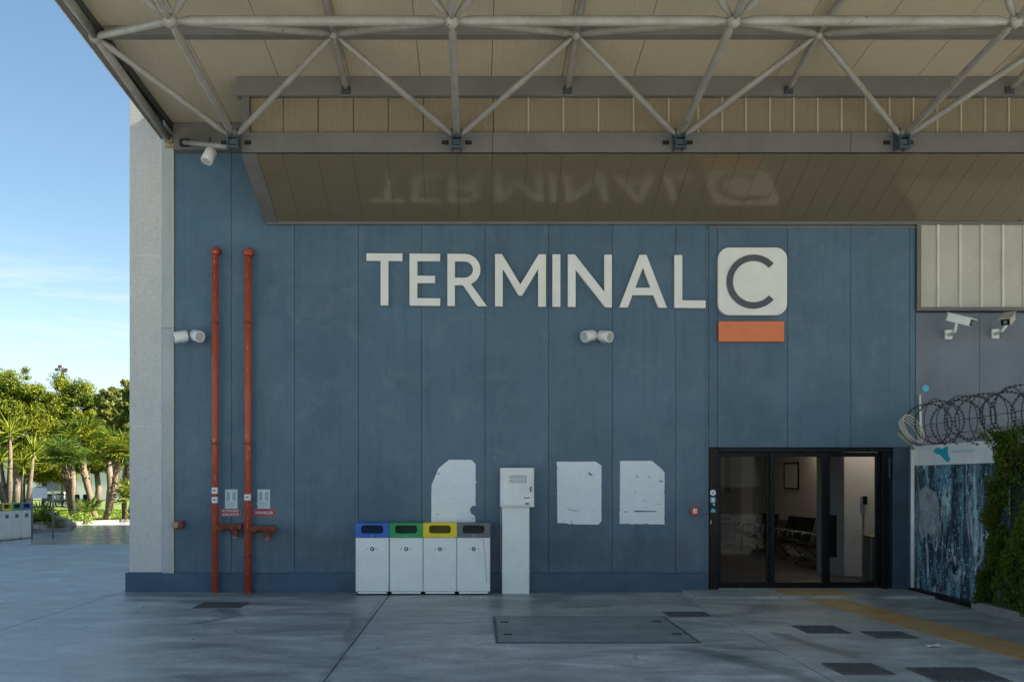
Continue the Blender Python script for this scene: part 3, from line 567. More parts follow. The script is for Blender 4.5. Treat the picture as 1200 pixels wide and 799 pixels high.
# ------------------------------------------------------------------ canopy
D_B = 13.34; SZ = lambda d: EYE + 5.36 + .1 * (14.82 - d)
XL = lambda d: -4.52 - .037 * (14.82 - d)
can = thing('entrance_canopy', 'wide beige soffit canopy over the forecourt with grey beams and boxed bulkhead', 'canopy', (0, WALL, SZ(14.82)))
NEAR = 6.9; XR = 21
seams = [XL(14)] + [-3.63 + .965 * k for k in range(0, 26)]
rowd = [14.80, 12.14, 8.74, NEAR]
def soffit_piece(x0, x1, x0b, x1b, da, db):
    g_ = .004; z0, z1 = SZ(da), SZ(db)
    return MB().hexa([(x0b + g_, db + g_, z1), (x1b - g_, db + g_, z1), (x1 - g_, da - g_, z0), (x0 + g_, da - g_, z0), (x0b + g_, db + g_, z1 + .05), (x1b - g_, db + g_, z1 + .05), (x1 - g_, da - g_, z0 + .05), (x0 + g_, da - g_, z0 + .05)])
for i in range(len(seams) - 1):
    for da, db in zip(rowd[:-1], rowd[1:]):
        a0 = XL(da) if i == 0 else seams[i]; a1 = XL(db) if i == 0 else seams[i]
        soffit_piece(a0, seams[i + 1], a1, seams[i + 1], da, db).build('soffit_panel', m_soffit, can)
b = MB(); z0, z1 = SZ(14.8), SZ(NEAR)
b.hexa([(XL(NEAR), NEAR, z1 + .06), (XR, NEAR, z1 + .06), (XR, 14.8, z0 + .06), (XL(14.8), 14.8, z0 + .06), (XL(NEAR), NEAR, z1 + .5), (XR, NEAR, z1 + .5), (XR, 14.8, z0 + .5), (XL(14.8), 14.8, z0 + .5)])
b.build('roof_deck', m_beam_dk, can)
# purlins across
for dd in (12.10, 8.72, 7.0):
    z = EYE + (VY - 41) * dd / F if dd > 12 else SZ(dd) - .1
    MB().box(XL(dd) + .05, XR, dd, dd + .14, z, SZ(dd) - .003).build('purlin', m_beam, can)
# left fascia: web, flange and rim, following the edge
def strip(pts0, pts1, t, name, m, dz=0, dx=0):
    b = MB()
    for (a0, b0), (a1, b1) in zip(zip(pts0[:-1], pts1[:-1]), zip(pts0[1:], pts1[1:])):
        b.hexa([a0, a1, a1 + Vector((t, 0, 0)), a0 + Vector((t, 0, 0)), b0, b1, b1 + Vector((t, 0, 0)), b0 + Vector((t, 0, 0))])
    return b.build(name, m, can)
def edge(px0, py0, d0_, px1, py1, d1_, dn):
    a, c = U(px0, py0, d0_), U(px1, py1, d1_); v = (c - a) / (c.y - a.y)
    return a + v * (dn - a.y)
eo = lambda d: edge(65, 0, 11.47, 190, 163, 14.75, d)      # outer lower rim
ei = lambda d: Vector((XL(d), d, SZ(d)))
A, B_ = NEAR, 14.74
for nm, m, off0, off1, t, h_ in (('fascia_web', m_fascia, 0, 0, .02, .52),):
    b = MB(); p0, p1 = eo(A), eo(B_)
    b.hexa([p0, p0 + Vector((t, 0, 0)), p1 + Vector((t, 0, 0)), p1, p0 + Vector((0, 0, h_ + .2)), p0 + Vector((t, 0, h_ + .2)), p1 + Vector((t, 0, h_ + .35)), p1 + Vector((0, 0, h_ + .35))]); b.build(nm, m, can)
b = MB(); p0, p1 = eo(A), eo(B_); t = .07
b.hexa([p0 + Vector((.021, 0, 0)), p0 + Vector((t, 0, 0)), p1 + Vector((t, 0, 0)), p1 + Vector((.021, 0, 0)), p0 + Vector((.021, 0, .012)), p0 + Vector((t, 0, .012)), p1 + Vector((t, 0, .012)), p1 + Vector((.021, 0, .012))])
b.build('fascia_flange', m_fascia, can)
MB().tube([p0 + Vector((-.006, 0, -.004)), p1 + Vector((-.006, 0, -.004))], .011, 6).build('fascia_rim', m_cream, can)
# inner upstand between flange and soffit
b = MB(); q0, q1 = ei(A), ei(B_)
b.hexa([q0 + Vector((-.02, 0, -.10)), q0 + Vector((.01, 0, -.10)), q1 + Vector((.01, 0, -.10)), q1 + Vector((-.02, 0, -.10)), q0 + Vector((-.02, 0, .05)), q0 + Vector((.01, 0, .05)), q1 + Vector((.01, 0, .05)), q1 + Vector((-.02, 0, .05))])
b.build('edge_channel', m_beam_dk, can)
p0, p1 = eo(NEAR), eo(14.74)
MB().hexa([Vector((p0.x + .02, NEAR, SZ(NEAR) + .30)), Vector((XL(NEAR) + .05, NEAR, SZ(NEAR) + .30)), Vector((XL(14.74) + .05, 14.79, SZ(14.74) + .30)), Vector((p1.x - .1, 14.79, SZ(14.74) + .30)), Vector((p0.x + .02, NEAR, SZ(NEAR) + .33)), Vector((XL(NEAR) + .05, NEAR, SZ(NEAR) + .33)), Vector((XL(14.74) + .05, 14.79, SZ(14.74) + .33)), Vector((p1.x - .1, 14.79, SZ(14.74) + .33))]).build('edge_closure', m_beam_dk, can)
# edge tube
E_ = U(112, 43, 12.15)
wn = U(198, 163, 14.72)
dirv = (wn - E_) / (wn.y - E_.y)
ed0 = E_ + Vector((E_.x * 0 - .02, 0, 0)) + (E_ - wn) / (wn.y - E_.y) * 0
p_up = Vector((-4.80, NEAR + .2, E_.z + .62))
MB().tube([wn, E_], .055, 12).build('edge_tube', m_tube, can)
MB().tube([E_, U(80, 0, 11.2), p_up], .055, 12).build('edge_tube', m_tube, can)
b = MB().sphere(wn, .075, 12, 8, (1, 1, .9)).cbox(wn.x - .09, wn.x + .04, WALL - .035, WALL - .01, wn.z - .12, wn.z + .10, .005); b.build('end_bracket', mat('rusty_paint', (.45, .36, .25), .7, var=.5, scale=12, spots=.45), can)
# wall beam left of the bulkhead
BX0 = WX(283, D_B); bz = lambda py: EYE + (VY - py) * D_B / F
MB().cbox(XL(14.7) + .02, WX(292), 14.66, WALL - .001, WZ(175.5, 14.66), SZ(14.7) - .004, .005).build('wall_beam', m_beam, can)
# bulkhead box
bx_r = XR - 1
zt1, zt0, zl1, zl0 = SZ(D_B) - .006, bz(113), bz(155), bz(180)
MB().box(BX0 - .07, bx_r, D_B - .02, D_B + .14, zt0, zt1).build('top_beam', m_beam, can)
cuts = [BX0, WX(577, D_B), WX(997, D_B), 9.0, 14.0, bx_r]
for a, c in zip(cuts[:-1], cuts[1:]): MB().cbox(a + .002, c - .002, D_B, D_B + .14, zl0, zl1, .004).build('lower_beam', m_beam, can)
MB().box(BX0, bx_r, D_B - .012, D_B - .0005, zl0 - .004, zl0 + .008).build('lower_beam_lip', m_blk, can)
MB().cbox(BX0, WX(292, D_B), D_B + .001, D_B + .14, zl1 + .001, zt0 - .001, .004).build('end_post', m_beam, can)
xx = WX(292, D_B); ed = []
p = 292 + 41.3 * .25
edges = [292]; q = 331
while q < 815: edges.append(q); q += 41.2
q = edges[-1] + 41.2 if edges[-1] < 800 else edges[-1]
q = 819
while q < 2000: edges.append(q); q += 28.1
for a, c in zip(edges[:-1], edges[1:]):
    xa, xc = WX(a, D_B), WX(c, D_B)
    if xc > bx_r: break
    MB().cbox(xa + .004, xc - .004, D_B + .05, D_B + .08, zl1 + .001, zt0 - .001, .006).build('bulkhead_panel', m_boxpanel, can)
    if a > 560: MB().box(xc - .010, xc + .010, D_B + .035, D_B + .055, zl1 + .001, zt0 - .001).build('panel_joint_strip', m_soffit, can)
# rear of the box and end face
MB().box(BX0 + .02, bx_r, D_B + .09, D_B + .11, zl1 - .02, zt0 + .02).build('bulkhead_back', m_beam_dk, can)
zw = WZ(262.5)
b = MB(); b.add([(BX0 + .01, D_B + .14, zl0), (BX0 + .01, 14.80, zw), (BX0 + .01, 14.80, zt1), (BX0 + .01, D_B + .14, zt1), (BX0 + .03, D_B + .14, zl0), (BX0 + .03, 14.80, zw), (BX0 + .03, 14.80, zt1), (BX0 + .03, D_B + .14, zt1)], [(0, 1, 2, 3), (7, 6, 5, 4), (0, 4, 5, 1), (1, 5, 6, 2), (2, 6, 7, 3), (3, 7, 4, 0)])
b.build('end_cheek', m_beam, can)
# sloped glossy underside
def sl(x0, x1, dz, th, ya=D_B + .012, yb=14.76):
    za = zl0 + (ya - D_B) / (14.82 - D_B) * (zw - zl0); zb_ = zl0 + (yb - D_B) / (14.82 - D_B) * (zw - zl0)
    return MB().hexa([(x0, ya, za + dz), (x1, ya, za + dz), (x1, yb, zb_ + dz), (x0, yb, zb_ + dz), (x0, ya, za + dz + th), (x1, ya, za + dz + th), (x1, yb, zb_ + dz + th), (x0, yb, zb_ + dz + th)])
sl(BX0, BX0 + .21, -.015, .05, D_B - .005, 14.80).build('rake_trim', m_beam, can)
sedges = [BX0 + .21]; q = 330
while WX(q, D_B) < 3.0: sedges.append(WX(q, D_B)); q += 41.2
while sedges[-1] < bx_r - .5: sedges.append(sedges[-1] + .326)
for a, c in zip(sedges[:-1], sedges[1:]): sl(a + .002, c - .002, 0.0, .02).build('underside_panel', m_slope, can)
sl(BX0, bx_r, .022, .02).build('underside_back', m_blk2, can)
MB().cbox(BX0 + .02, bx_r, 14.765, WALL - .002, zw - .02, zw + .035, .004).build('wall_trim', m_beam, can)

# ------------------------------------------------------------------ space frame
sf = thing('space_frame', 'tubular steel space frame of grey tubes and ball joints below the canopy', 'roof truss', (0, 12, 7))
xa = [-3.24 + 3 * i for i in range(7)]; xp = [-4.74 + 3 * i for i in range(8)]
Aa = [Vector((x, 10.45, EYE + 4.91)) for x in xa]
Pp = [Vector((x, 12.15, EYE + 5.545)) for x in xp]; Pp[0] = E_.copy()
Ll = [Vector((x, 13.22, EYE + 4.62)) for x in xa]
Po = [Vector((x, 8.75, EYE + 5.86)) for x in xp]
A2 = [Vector((x, 7.05, EYE + 5.25)) for x in xa]
P3 = []
def rod(a, c, r, ends=.07, m=m_tube):
    v = (c - a); l = v.length; t = v / l; e = min(.14, l * .2)
    pts = [a + t * ends, a + t * (ends + .03), a + t * (ends + .035), a + t * (ends + e), c - t * (ends + e), c - t * (ends + .035), c - t * (ends + .03), c - t * ends]
    MB().tube(pts, [r * .55, r * .55, r * .62, r, r, r * .62, r * .55, r * .55], 12).build('tube', m, sf)
for i in range(6):
    rod(Aa[i], Aa[i + 1], .053); rod(A2[i], A2[i + 1], .05)
for i in range(7):
    # ball to upper nodes each side
    for j in (i, i + 1):
        rod(Aa[i], Pp[j], .040 if j or i else .045); rod(Aa[i], Po[j], .042); rod(A2[i], Po[j], .042)
        rod(Pp[j], Ll[i] + Vector((0, -.02, .0)), .041)
    rod(Aa[i], Ll[i] + Vector((0, -.06, .03)), .045)
    rod(A2[i], Aa[i], .045)
for j in range(1, 8):
    rod(Po[j], Pp[j], .042)
    rod(Pp[j], Vector((Pp[j].x, D_B - .02, bz(106))), .046, .04)
    c = Vector((Pp[j].x, D_B - .05, bz(107)))
    MB().cbox(c.x - .06, c.x + .06, D_B - .045, D_B - .021, c.z - .05, c.z + .05, .006).build('anchor_plate', m_beam_dk, sf)
for p in Aa + A2:
    b = MB().sphere(p, .078, 14, 10); b.tube([p + Vector((0, -.079, 0)), p + Vector((0, -.072, 0))], .016, 8); b.build('ball_joint', m_node, sf)
for p in Pp[1:] + Po[1:]:
    b = MB().sphere(p, .07, 12, 8)
    b.build('ball_joint', m_node, sf)
    MB().tube([p, Vector((p.x, p.y, SZ(p.y) - .004))], .03, 8).build('hanger', m_beam_dk, sf)
MB().sphere(E_, .085, 12, 8).build('ball_joint', m_node, sf)
for i, p in enumerate(Ll):
    br = MB()
    for sx in (-1, 1): br.cbox(p.x + sx * .062 - .009, p.x + sx * .062 + .009, p.y - .10, D_B - .001, p.z - .13, p.z + .12, .004)
    br.cbox(p.x - .052, p.x + .052, p.y - .07, p.y + .05, p.z - .10, p.z - .02, .006); br.cbox(p.x - .078, p.x + .078, p.y - .11, p.y - .04, p.z - .15, p.z - .118, .004)
    br.tube([(p.x - .085, p.y - .03, p.z + .03), (p.x + .085, p.y - .03, p.z + .03)], .022, 8)
    br.build('bracket', m_bracket, sf)
    MB().box(p.x - .055, p.x + .055, p.y - .04, p.y + .06, p.z + .03, p.z + .10).build('bracket_cap', m_tube, sf)
    for sx in (-1, 1):
        MB().box(p.x + sx * .16 - .045, p.x + sx * .16 + .045, D_B - .008, D_B - .001, p.z - .035, p.z + .02).build('socket', m_blk2, sf)
# tube from the first bracket to the wall, carrying a lamp
tA, tB = U(216, 167, 14.55), U(268, 172, 13.4)
MB().tube([tA, tB], .036, 12).build('tube', m_tube, sf)
MB().cbox(tA.x - .08, tA.x + .06, 14.56, 14.655, tA.z - .03, tA.z + .06, .005).build('anchor_plate', m_blk2, sf)

# ------------------------------------------------------------------ loudspeakers
def speaker(px, py, d, yaw, pitch, lab, hang=False, L_=.2, r=.085):
    c = U(px, py, d)
    t = thing('loudspeaker', lab, 'loudspeaker', c, group='white cylindrical loudspeakers on the wall')
    q = Matrix.Rotation(R(yaw), 4, 'Z') @ Matrix.Rotation(R(pitch), 4, 'X')   # axis -Y is the mouth
    T = Matrix.Translation(c) @ q
    P = lambda y: T @ Vector((0, y, 0))
    MB().tube([P(L_ / 2), P(L_ / 2 - .012), P(-L_ / 2 + .01), P(-L_ / 2)], [r * .84, r, r, r * .96], 20).build('housing', m_white, t)
    MB().tube([P(-L_ / 2 - .0005), P(-L_ / 2 - .006)], [r * .82, r * .78], 20).build('grille', m_strip, t)
    b = MB()
    if hang: b.tube([T @ Vector((0, 0, r * .6)), (c.x + .02, c.y, c.z + .26)], .012, 8)
    else: b.tube([P(L_ * .1), (c.x, WALL - .01, c.z - .03)], .016, 8); b.cbox(c.x - .04, c.x + .04, WALL - .02, WALL - .003, c.z - .08, c.z + .03, .004)
    b.build('mount', m_steel if not hang else m_beam_dk, t)
speaker(212, 394.5, 14.62, -70, 12, 'white cylindrical loudspeaker pointing left near the concrete corner, left one of its pair')
speaker(231, 393.5, 14.62, 40, 14, 'white cylindrical loudspeaker pointing right toward the red pipes, right one of its pair')
speaker(690, 393.5, 14.62, -52, 12, 'white cylindrical loudspeaker below the letters I and N, left one of its pair')
speaker(709, 394, 14.62, 42, 12, 'white cylindrical loudspeaker below the letter N, right one of its pair')
speaker(245, 183, 13.9, -38, 62, 'cream cylindrical loudspeaker hanging from the tube under the canopy corner', True)

# ------------------------------------------------------------------ red pipes
def fire_pipe(px, top, w_px, rot_lab, valve_py, stickers, bot):
    x = WX(px, 14.66); d = 14.66; r = w_px / 2 / (F / d); zt = WZ(top, d)
    t = thing('fire_pipe', rot_lab, 'pipe', (x, d, 0), group='red fire service pipes on the wall')
    MB().tube([(x, d, 0.002), (x, d, zt - r * 1.4)], r, 16).build('pipe', m_red, t)
    MB().tube([(x, d, .0), (x, d, .03)], r * 1.3, 16).build('base_collar', m_red_dk, t)
    path = [(x, d + (1 - math.cos(a)) * r * 1.5, zt - r * 1.4 + math.sin(a) * r * 1.5) for a in [R(15 * k) for k in range(7)]] + [(x, WALL - .001, zt + .1 * r)]
    MB().tube(path, r * 1.22, 16).build('elbow', m_red, t)
    for z in (WZ(380), WZ(520), WZ(650)):
        b = MB().tube([(x, d, z - .015), (x, d, z + .015)], r * 1.12, 16); b.box(x - .012, x + .012, d + r, WALL - .002, z - .012, z + .012); b.build('pipe_clamp', m_red_dk, t)
    for py, h_ in stickers:
        z = WZ(py, d); a = MB(); n = 8
        vv = []
        for zz in (z - h_ / 2, z + h_ / 2): vv += [(x + (r + .0015) * math.sin(R(-65 + 130 * k / n)), d - (r + .0015) * math.cos(R(-65 + 130 * k / n)), zz) for k in range(n + 1)]
        a.add(vv, [(k, k + 1, n + 2 + k, n + 1 + k) for k in range(n)]); a.build('sticker', m_white, t)
        MB().box(x - .02, x + .02, d - r - .003, d - r - .0016, z - .01, z + .015).build('sticker_print', m_ink, t)
    z = WZ(valve_py, d); y = d
    v = MB().tube([(x, y, z), (x + .10, y, z), (x + .11, y, z), (x + .13, y, z), (x + .14, y, z), (x + .36, y, z + .0), (x + .37, y, z), (x + .40, y, z)], [.05, .05, .07, .07, .05, .05, .062, .062], 14)
    v = v.build('valve', m_red_dk, t)
    b = MB().tube([(x + .30, y, z), (x + .30, y, z - .10), (x + .30, y, z - .105), (x + .30, y, z - .13)], [.045, .045, .06, .06], 12); b.build('outlet', m_red_dk, v)
    MB().tube([(x + .30, y, z - .13), (x + .30, y, z - .165)], [.05, .042], 12).build('outlet_cap', mat('worn_cap', (.42, .24, .16), .6, var=.3, scale=20), v)
    for xx, rr in ((x + .10, .045), (x + .27, .03)):
        b = MB().tube([(xx, y - .05, z), (xx, y - .075, z)], rr, 12); b.tube([(xx, y - .075, z), (xx, y - .11, z)], .012, 8)
        b.tube([(xx - .04, y - .11, z + .035), (xx + .04, y - .11, z + .035), (xx, y - .11, z - .05), (xx - .04, y - .11, z + .035)], .009, 6); b.build('handle', m_red_dk, v)
    return t
fire_pipe(252, 293, 7.6, 'red vertical fire pipe with two white stickers, left one of the pair', 617.5, [(574.5, .09), (585.5, .09)], 690)
fire_pipe(290.5, 294, 8.4, 'thicker red vertical fire pipe with one white sticker, right one of the pair', 619.5, [(582.5, .09)], 692)
# stub fitting
t = thing('hose_connection', 'small rusty red pipe stub sticking out of the wall beside the pale corner', 'pipe fitting', (WX(211), WALL, WZ(613.5)))
z = WZ(613.5); MB().cbox(WX(206), WX(216.5), WALL - .1, WALL - .002, z - .07, z + .05, .012).build('fitting_body', m_red_dk, t)
MB().tube([(WX(209), WALL - .1, z - .01), (WX(209), WALL - .17, z - .01)], .05, 12).build('fitting_cap', mat('pinkish_cap', (.45, .26, .2), .6, var=.3, scale=18), t)
# signs
m_txt = plain('text_white', (.75, .72, .72), .5)
def infosign(x0, x1, y0, y1, lab, shift):
    t = thing('notice_sign', lab, 'sign', (WX((x0 + x1) / 2), WALL, WZ((y0 + y1) / 2)))
    MB().cbox(WX(x0), WX(x1), WALL - .008, WALL - .001, WZ(y1), WZ(y0), .002).build('sign_plate', plain('pale_sign', (.55, .66, .68), .4), t)
    xm = (x0 + x1) / 2
    MB().prism(rrect(WX(xm), WZ(y0 + 8), .135, .135, .004, 3), WALL - .0095, WALL - .0082).build('pictogram', plain('sign_blue_grey', (.30, .42, .46), .5), t)
    b = MB().box(WX(xm) - .018, WX(xm) + .018, WALL - .011, WALL - .0097, WZ(y0 + 12.5), WZ(y0 + 3.5)); b.box(WX(xm) - .035, WX(xm) + .035, WALL - .011, WALL - .0097, WZ(y0 + 3.4), WZ(y0 + 2.6)); b.box(WX(xm) - .035, WX(xm) + .035, WALL - .011, WALL - .0097, WZ(y0 + 13.4), WZ(y0 + 12.6)); b.build('pictogram_figure', m_txt, t)
    for k, (ww, tx) in enumerate(((.09, 'ATTACCO'), (.14, 'MOTOPOMPA'), (.06, 'VV.F.'))):
        o = link('lettering', text_mesh(tx, .013, ww, m_ink, .001), t); o.location = (WX(xm), WALL - .0082, WZ(y0 + 16 + 2.3 * k))
infosign(263.8, 278.5, 573.2, 595.6, 'pale blue notice plate above the crimson plate between the two red pipes', 0)
infosign(301.8, 316.5, 573.2, 595.6, 'pale blue notice plate above the crimson SPRINKLER plate', 0)
def redsign(x0, x1, y0, y1, lines, lab):
    t = thing('name_plate', lab, 'sign', (WX((x0 + x1) / 2), WALL, WZ((y0 + y1) / 2)))
    b = MB().cbox(WX(x0), WX(x1), WALL - .010, WALL - .001, WZ(y1), WZ(y0), .002); b.build('plate', m_signred, t)
    n = len(lines); H = (y1 - y0) / 77.6
    o_ = rrect(WX((x0 + x1) / 2), WZ((y0 + y1) / 2), (x1 - x0) / 77.6 - .006, H - .006, .004, 3); i_ = rrect(WX((x0 + x1) / 2), WZ((y0 + y1) / 2), (x1 - x0) / 77.6 - .016, H - .016, .003, 3)
    MB().ring(o_, i_, WALL - .0115, WALL - .0102).build('plate_border', plain('pale_pink', (.5, .3, .33), .5), t)
    for k, tx in enumerate(lines):
        h_ = .045 if n == 1 else .034
        o = link('lettering', text_mesh(tx, h_, (x1 - x0) / 77.6 - .06, m_txt, .002, bold=.015), t)
        o.location = (WX((x0 + x1) / 2), WALL - .0102, WZ(y0) - H * (k + .5) / n + (0 if n == 1 else (.004 if k else -.004)))
redsign(258, 282.5, 595.9, 605, ['MOTOPOMPA', 'IDRANTE'], 'crimson plate with two white text lines ending in IDRANTE')
redsign(296.5, 322.5, 595.9, 605, ['SPRINKLER'], 'crimson plate reading SPRINKLER in white letters')

# ------------------------------------------------------------------ blank sheets on the wall
def sheet(px, lab, marks):
    pts = [(WX(x), WZ(y)) for x, y in px]
    ar = sum(pts[i][0] * pts[(i + 1) % len(pts)][1] - pts[(i + 1) % len(pts)][0] * pts[i][1] for i in range(len(pts)))
    if ar < 0: pts = pts[::-1]
    fine = []
    for i in range(len(pts)):
        a, c = Vector(pts[i]), Vector(pts[(i + 1) % len(pts)]); l = (c - a).length; m_ = max(1, int(l / .03)); nrm = Vector((-(c - a).y, (c - a).x)).normalized()
        for k in range(m_): q_ = a.lerp(c, k / m_) + nrm * (random.uniform(-.0012, .0012) + (-random.uniform(0, .014) if random.random() < .05 else 0)) * (-1 if random.random() < .5 else 1); fine.append((q_.x, q_.y))
    pts = fine
    t = thing('peeling_sheet', lab, 'poster', (sum(p[0] for p in pts) / len(pts), WALL, min(p[1] for p in pts)), group='blank white sheets left on the blue wall')
    MB().prism(pts, WALL - .006, WALL - .001).build('sheet', m_paper, t)
    for (a, b_, c, d_, w_) in marks:
        v = Vector((WX(c) - WX(a), 0, WZ(d_) - WZ(b_))); n = Vector((-v.z, 0, v.x)).normalized() * w_ / 2
        p0, p1 = Vector((WX(a), 0, WZ(b_))), Vector((WX(c), 0, WZ(d_)))
        q = [p0 - n, p1 - n * .6, p1 + n * .7, p0 + n]
        ar = sum(q[i].x * q[(i + 1) % 4].z - q[(i + 1) % 4].x * q[i].z for i in range(4))
        if ar < 0: q = q[::-1]
        MB().prism([(k.x, k.z) for k in q], WALL - .0072, WALL - .0062).build('tear', m_blue, t)
Sx = 240 / 1065
cv = lambda pts, ox, oy: [(ox + x * Sx, oy + y * Sx) for x, y in pts]
sheet(cv([(468, 218), (505, 128), (560, 82), (675, 82), (698, 105), (698, 322), (684, 320), (672, 332), (668, 345), (676, 362), (692, 372), (697, 385), (697, 430), (468, 430)], 400, 520),
      'curved cornered blank white sheet on the wall directly behind the yellow lidded bin', [(513.5, 555, 515.5, 554.5, .02), (553, 607, 554.5, 607.5, .02), (512, 602.5, 514, 602, .015), (531, 569, 532.3, 569, .008), (532, 583, 533, 583.6, .008)])
sheet(cv([(233, 92), (436, 92), (465, 112), (465, 402), (450, 419), (300, 417), (280, 411), (236, 411)], 600, 520),
      'blank white sheet with intact left side, middle one of the three on the wall', [(689.5, 554.2, 694, 556.8, .03), (678.5, 555.3, 679.5, 555.5, .015), (669, 611, 670.5, 611, .02), (665, 595, 669, 597.5, .006), (669, 597.5, 679, 598.5, .006), (672, 599, 676, 597, .005), (695, 597.5, 696, 597.6, .012)])
sheet(cv([(562, 88), (728, 88), (775, 128), (793, 146), (793, 418), (560, 414)], 600, 520),
      'blank white sheet with upper right corner cut off and a dark slot low down', [(743, 598.8, 769, 598.9, .022), (745, 556.5, 748, 559.5, .012), (759, 557, 761.5, 560, .012), (772.5, 563, 777, 564, .02), (731.5, 599.2, 736, 599.4, .012), (743, 576.5, 745, 576.9, .01), (753, 586.5, 757, 587, .006), (769, 590, 774, 591, .006), (729, 596, 730, 596, .014), (756.5, 594, 758, 594, .014)])

# ------------------------------------------------------------------ pedestal cabinet
d = 14.5
t = thing('pedestal_cabinet', 'grey white metal cabinet with vent slots standing on a tall pedestal', 'cabinet', (WX(605, d), d, 0))
x0, x1 = WX(588.5, d), WX(620.5, d)
MB().cbox(x0, x1, d + .02, WALL - .01, .0, WZ(593, d), .006).build('pedestal', m_white, t)
cb = MB().cbox(WX(586.3, d), WX(625.8, d), d - .04, WALL - .02, WZ(593.8, d - .04), WZ(548, d - .04), .008).build('cabinet_box', m_white, t)
dx0, dx1, dz0, dz1 = WX(588.6, 14.45), WX(623.6, 14.45), WZ(591.8, 14.45), WZ(550.3, 14.45)
dr = MB().cbox(dx0, dx1, d - .056, d - .041, dz0, dz1, .005).build('cabinet_door', m_white, t)
b = MB()
for r_ in range(2):
    for k in range(9):
        xx = WX(597.5 + k * 2.35, 14.45); zt = WZ(556.5 + r_ * 5, 14.45); b.box(xx - .006, xx + .006, d - .0575, d - .0565, zt - .055, zt)
b.build('vent_slots', m_ink, dr)
MB().cbox(WX(621, 14.45), WX(622.8, 14.45), d - .075, d - .0565, WZ(576, 14.45), WZ(570, 14.45), .004).build('latch', m_ink, dr)
MB().box(WX(613.5, 14.45), WX(621, 14.45), d - .0577, d - .0565, WZ(583.8, 14.45), WZ(582.4, 14.45)).build('maker_plate', m_ink, dr)
MB().box(WX(615.5, 14.45), WX(620, 14.45), d - .0577, d - .0565, WZ(591.2, 14.45), WZ(588.6, 14.45)).build('maker_plate', m_ink, dr)
MB().tube([(WX(586.8, d), WALL - .08, WZ(594)), (WX(587.2, d), WALL - .08, WZ(640)), (WX(587.4, d), WALL - .06, WZ(676))], .008, 6).build('cable', m_strip, t)

# ------------------------------------------------------------------ bins
def make_bin(colour, label, px=None, xy=None, rz=0, grp='recycling bins against the blue wall', sticker='w', flatscale=1.0, tiltscratch=False):
    W, D_, H = .487, .40, 1.055
    if px is not None: loc = (WX(px, 14.38), 14.38, 0)
    else: loc = (xy[0], xy[1], 0)
    if px is not None: rz = R(random.uniform(-.7, .7))
    t = thing('recycling_bin', label, 'bin', loc, rz, grp)
    k = dict(local=True)
    MB().cbox(-W / 2, W / 2, 0, D_, .05, .842, .012).build('bin_body', m_bin, t, **k)
    MB().cbox(-W / 2 + .03, W / 2 - .03, .015, D_ - .02, .018, .05, .004).build('bin_base', m_white, t, **k)
    b = MB()
    for sx in (-1, 1):
        for yy in (.05, D_ - .05): b.cbox(sx * (W / 2 - .05) - .03, sx * (W / 2 - .05) + .03, yy - .03, yy + .03, 0, .0175, .004)
    b.build('foot', m_blk2, t, **k)
    lid = MB()
    cx, cz, lw, lh = 0, .95, W + .006, .208
    out = rrect(cx, cz, lw, lh, .010, 5); inn = rrect(cx, cz + .012, W * .66, .118, .04, 5)
    lid.ring(out, inn, -.006, .05)
    lid.box(-lw / 2, lw / 2, .0505, D_, cz - lh / 2 + .001, cz + lh / 2 - .001)
    lo = lid.build('bin_lid', m_lid[colour], t, **k)
    MB().prism(inn, .046, .0502).build('slot', plain('slot_' + colour, tuple(c * .10 for c in LID[colour]), .7), lo, **k)
    MB().prism(circ(0, .868, .009, 10), -.010, -.0065).build('lock', m_steel, lo, **k)
    if sticker == 'w':
        s = MB().prism(rrect(0, .675, .20, .062, .004, 3), -.002, -.0005).build('sticker', m_white, t, **k)
        MB().prism(circ(0, .675, .03, 16), -.0034, -.0022).build('symbol', m_blk, s, **k)
        MB().prism([(-.008, .657), (.014, .672), (.002, .694), (-.012, .68)], -.0046, -.0036).build('symbol_mark', m_white, s, **k)
        for sx in (-1, 1):
            MB().prism([(sx * .07 - .014, .672), (sx * .07 + .014, .672), (sx * .07 + .014, .679), (sx * .07 - .014, .679)], -.0034, -.0022).build('arrow', m_signred if colour in ('green',) else m_ink, s, **k)
        link('lettering', text_mesh({'blue': 'CARTA', 'green': 'VETRO', 'yellow': 'PLASTICA', 'grey': 'ALTRO'}[colour], .009, .08, m_ink, .001), s, local=True, loc=(0, -.0022, .652)) if False else None
    else:
        MB().prism(rrect(0, .68, .17, .11, .005, 3), -.002, -.0005).build('sticker', plain('sticker_' + colour, {'blue': (.10, .10, .2), 'green': (.12, .08, .2), 'yellow': (.05, .12, .12), 'grey': (.1, .1, .1)}[colour], .5), t, **k)
    if tiltscratch:
        b = MB().tube([(.14, -.002, .83), (.165, -.002, .6), (.19, -.002, .2)], .0025, 5); b.build('scratch', plain('scratch', (.3, .25, .15), .7), t, **k)
    return t
make_bin('blue', 'speckled white bin with a blue slotted lid', 436.2)
make_bin('green', 'speckled white bin with a green slotted lid between the blue and yellow ones', 476)
make_bin('yellow', 'speckled white bin with a yellow slotted lid in front of the curved blank sheet', 515.5)
make_bin('grey', 'speckled white bin with a dark grey slotted lid and a long scratch', 555, tiltscratch=True)
dirr = Vector((.10, .995)); base = Vector(((0 - VX) * 27.6 / F, 27.6)) + dirr * .02
rz = math.atan2(dirr.y, dirr.x)
for i, (c, lab) in enumerate((('grey', 'distant white bin with a grey lid, cut by the left edge of the picture'), ('yellow', 'distant white bin with a yellow lid near the sign frame'), ('green', 'distant white bin with a green lid near the sign frame'), ('blue', 'distant white bin with a blue lid, closest to the sign frame'))):
    p = base + dirr * (.0 + (i - .35) * .50)
    make_bin(c, lab, None, (p.x, p.y), rz, 'recycling bins by the garden', 'c')

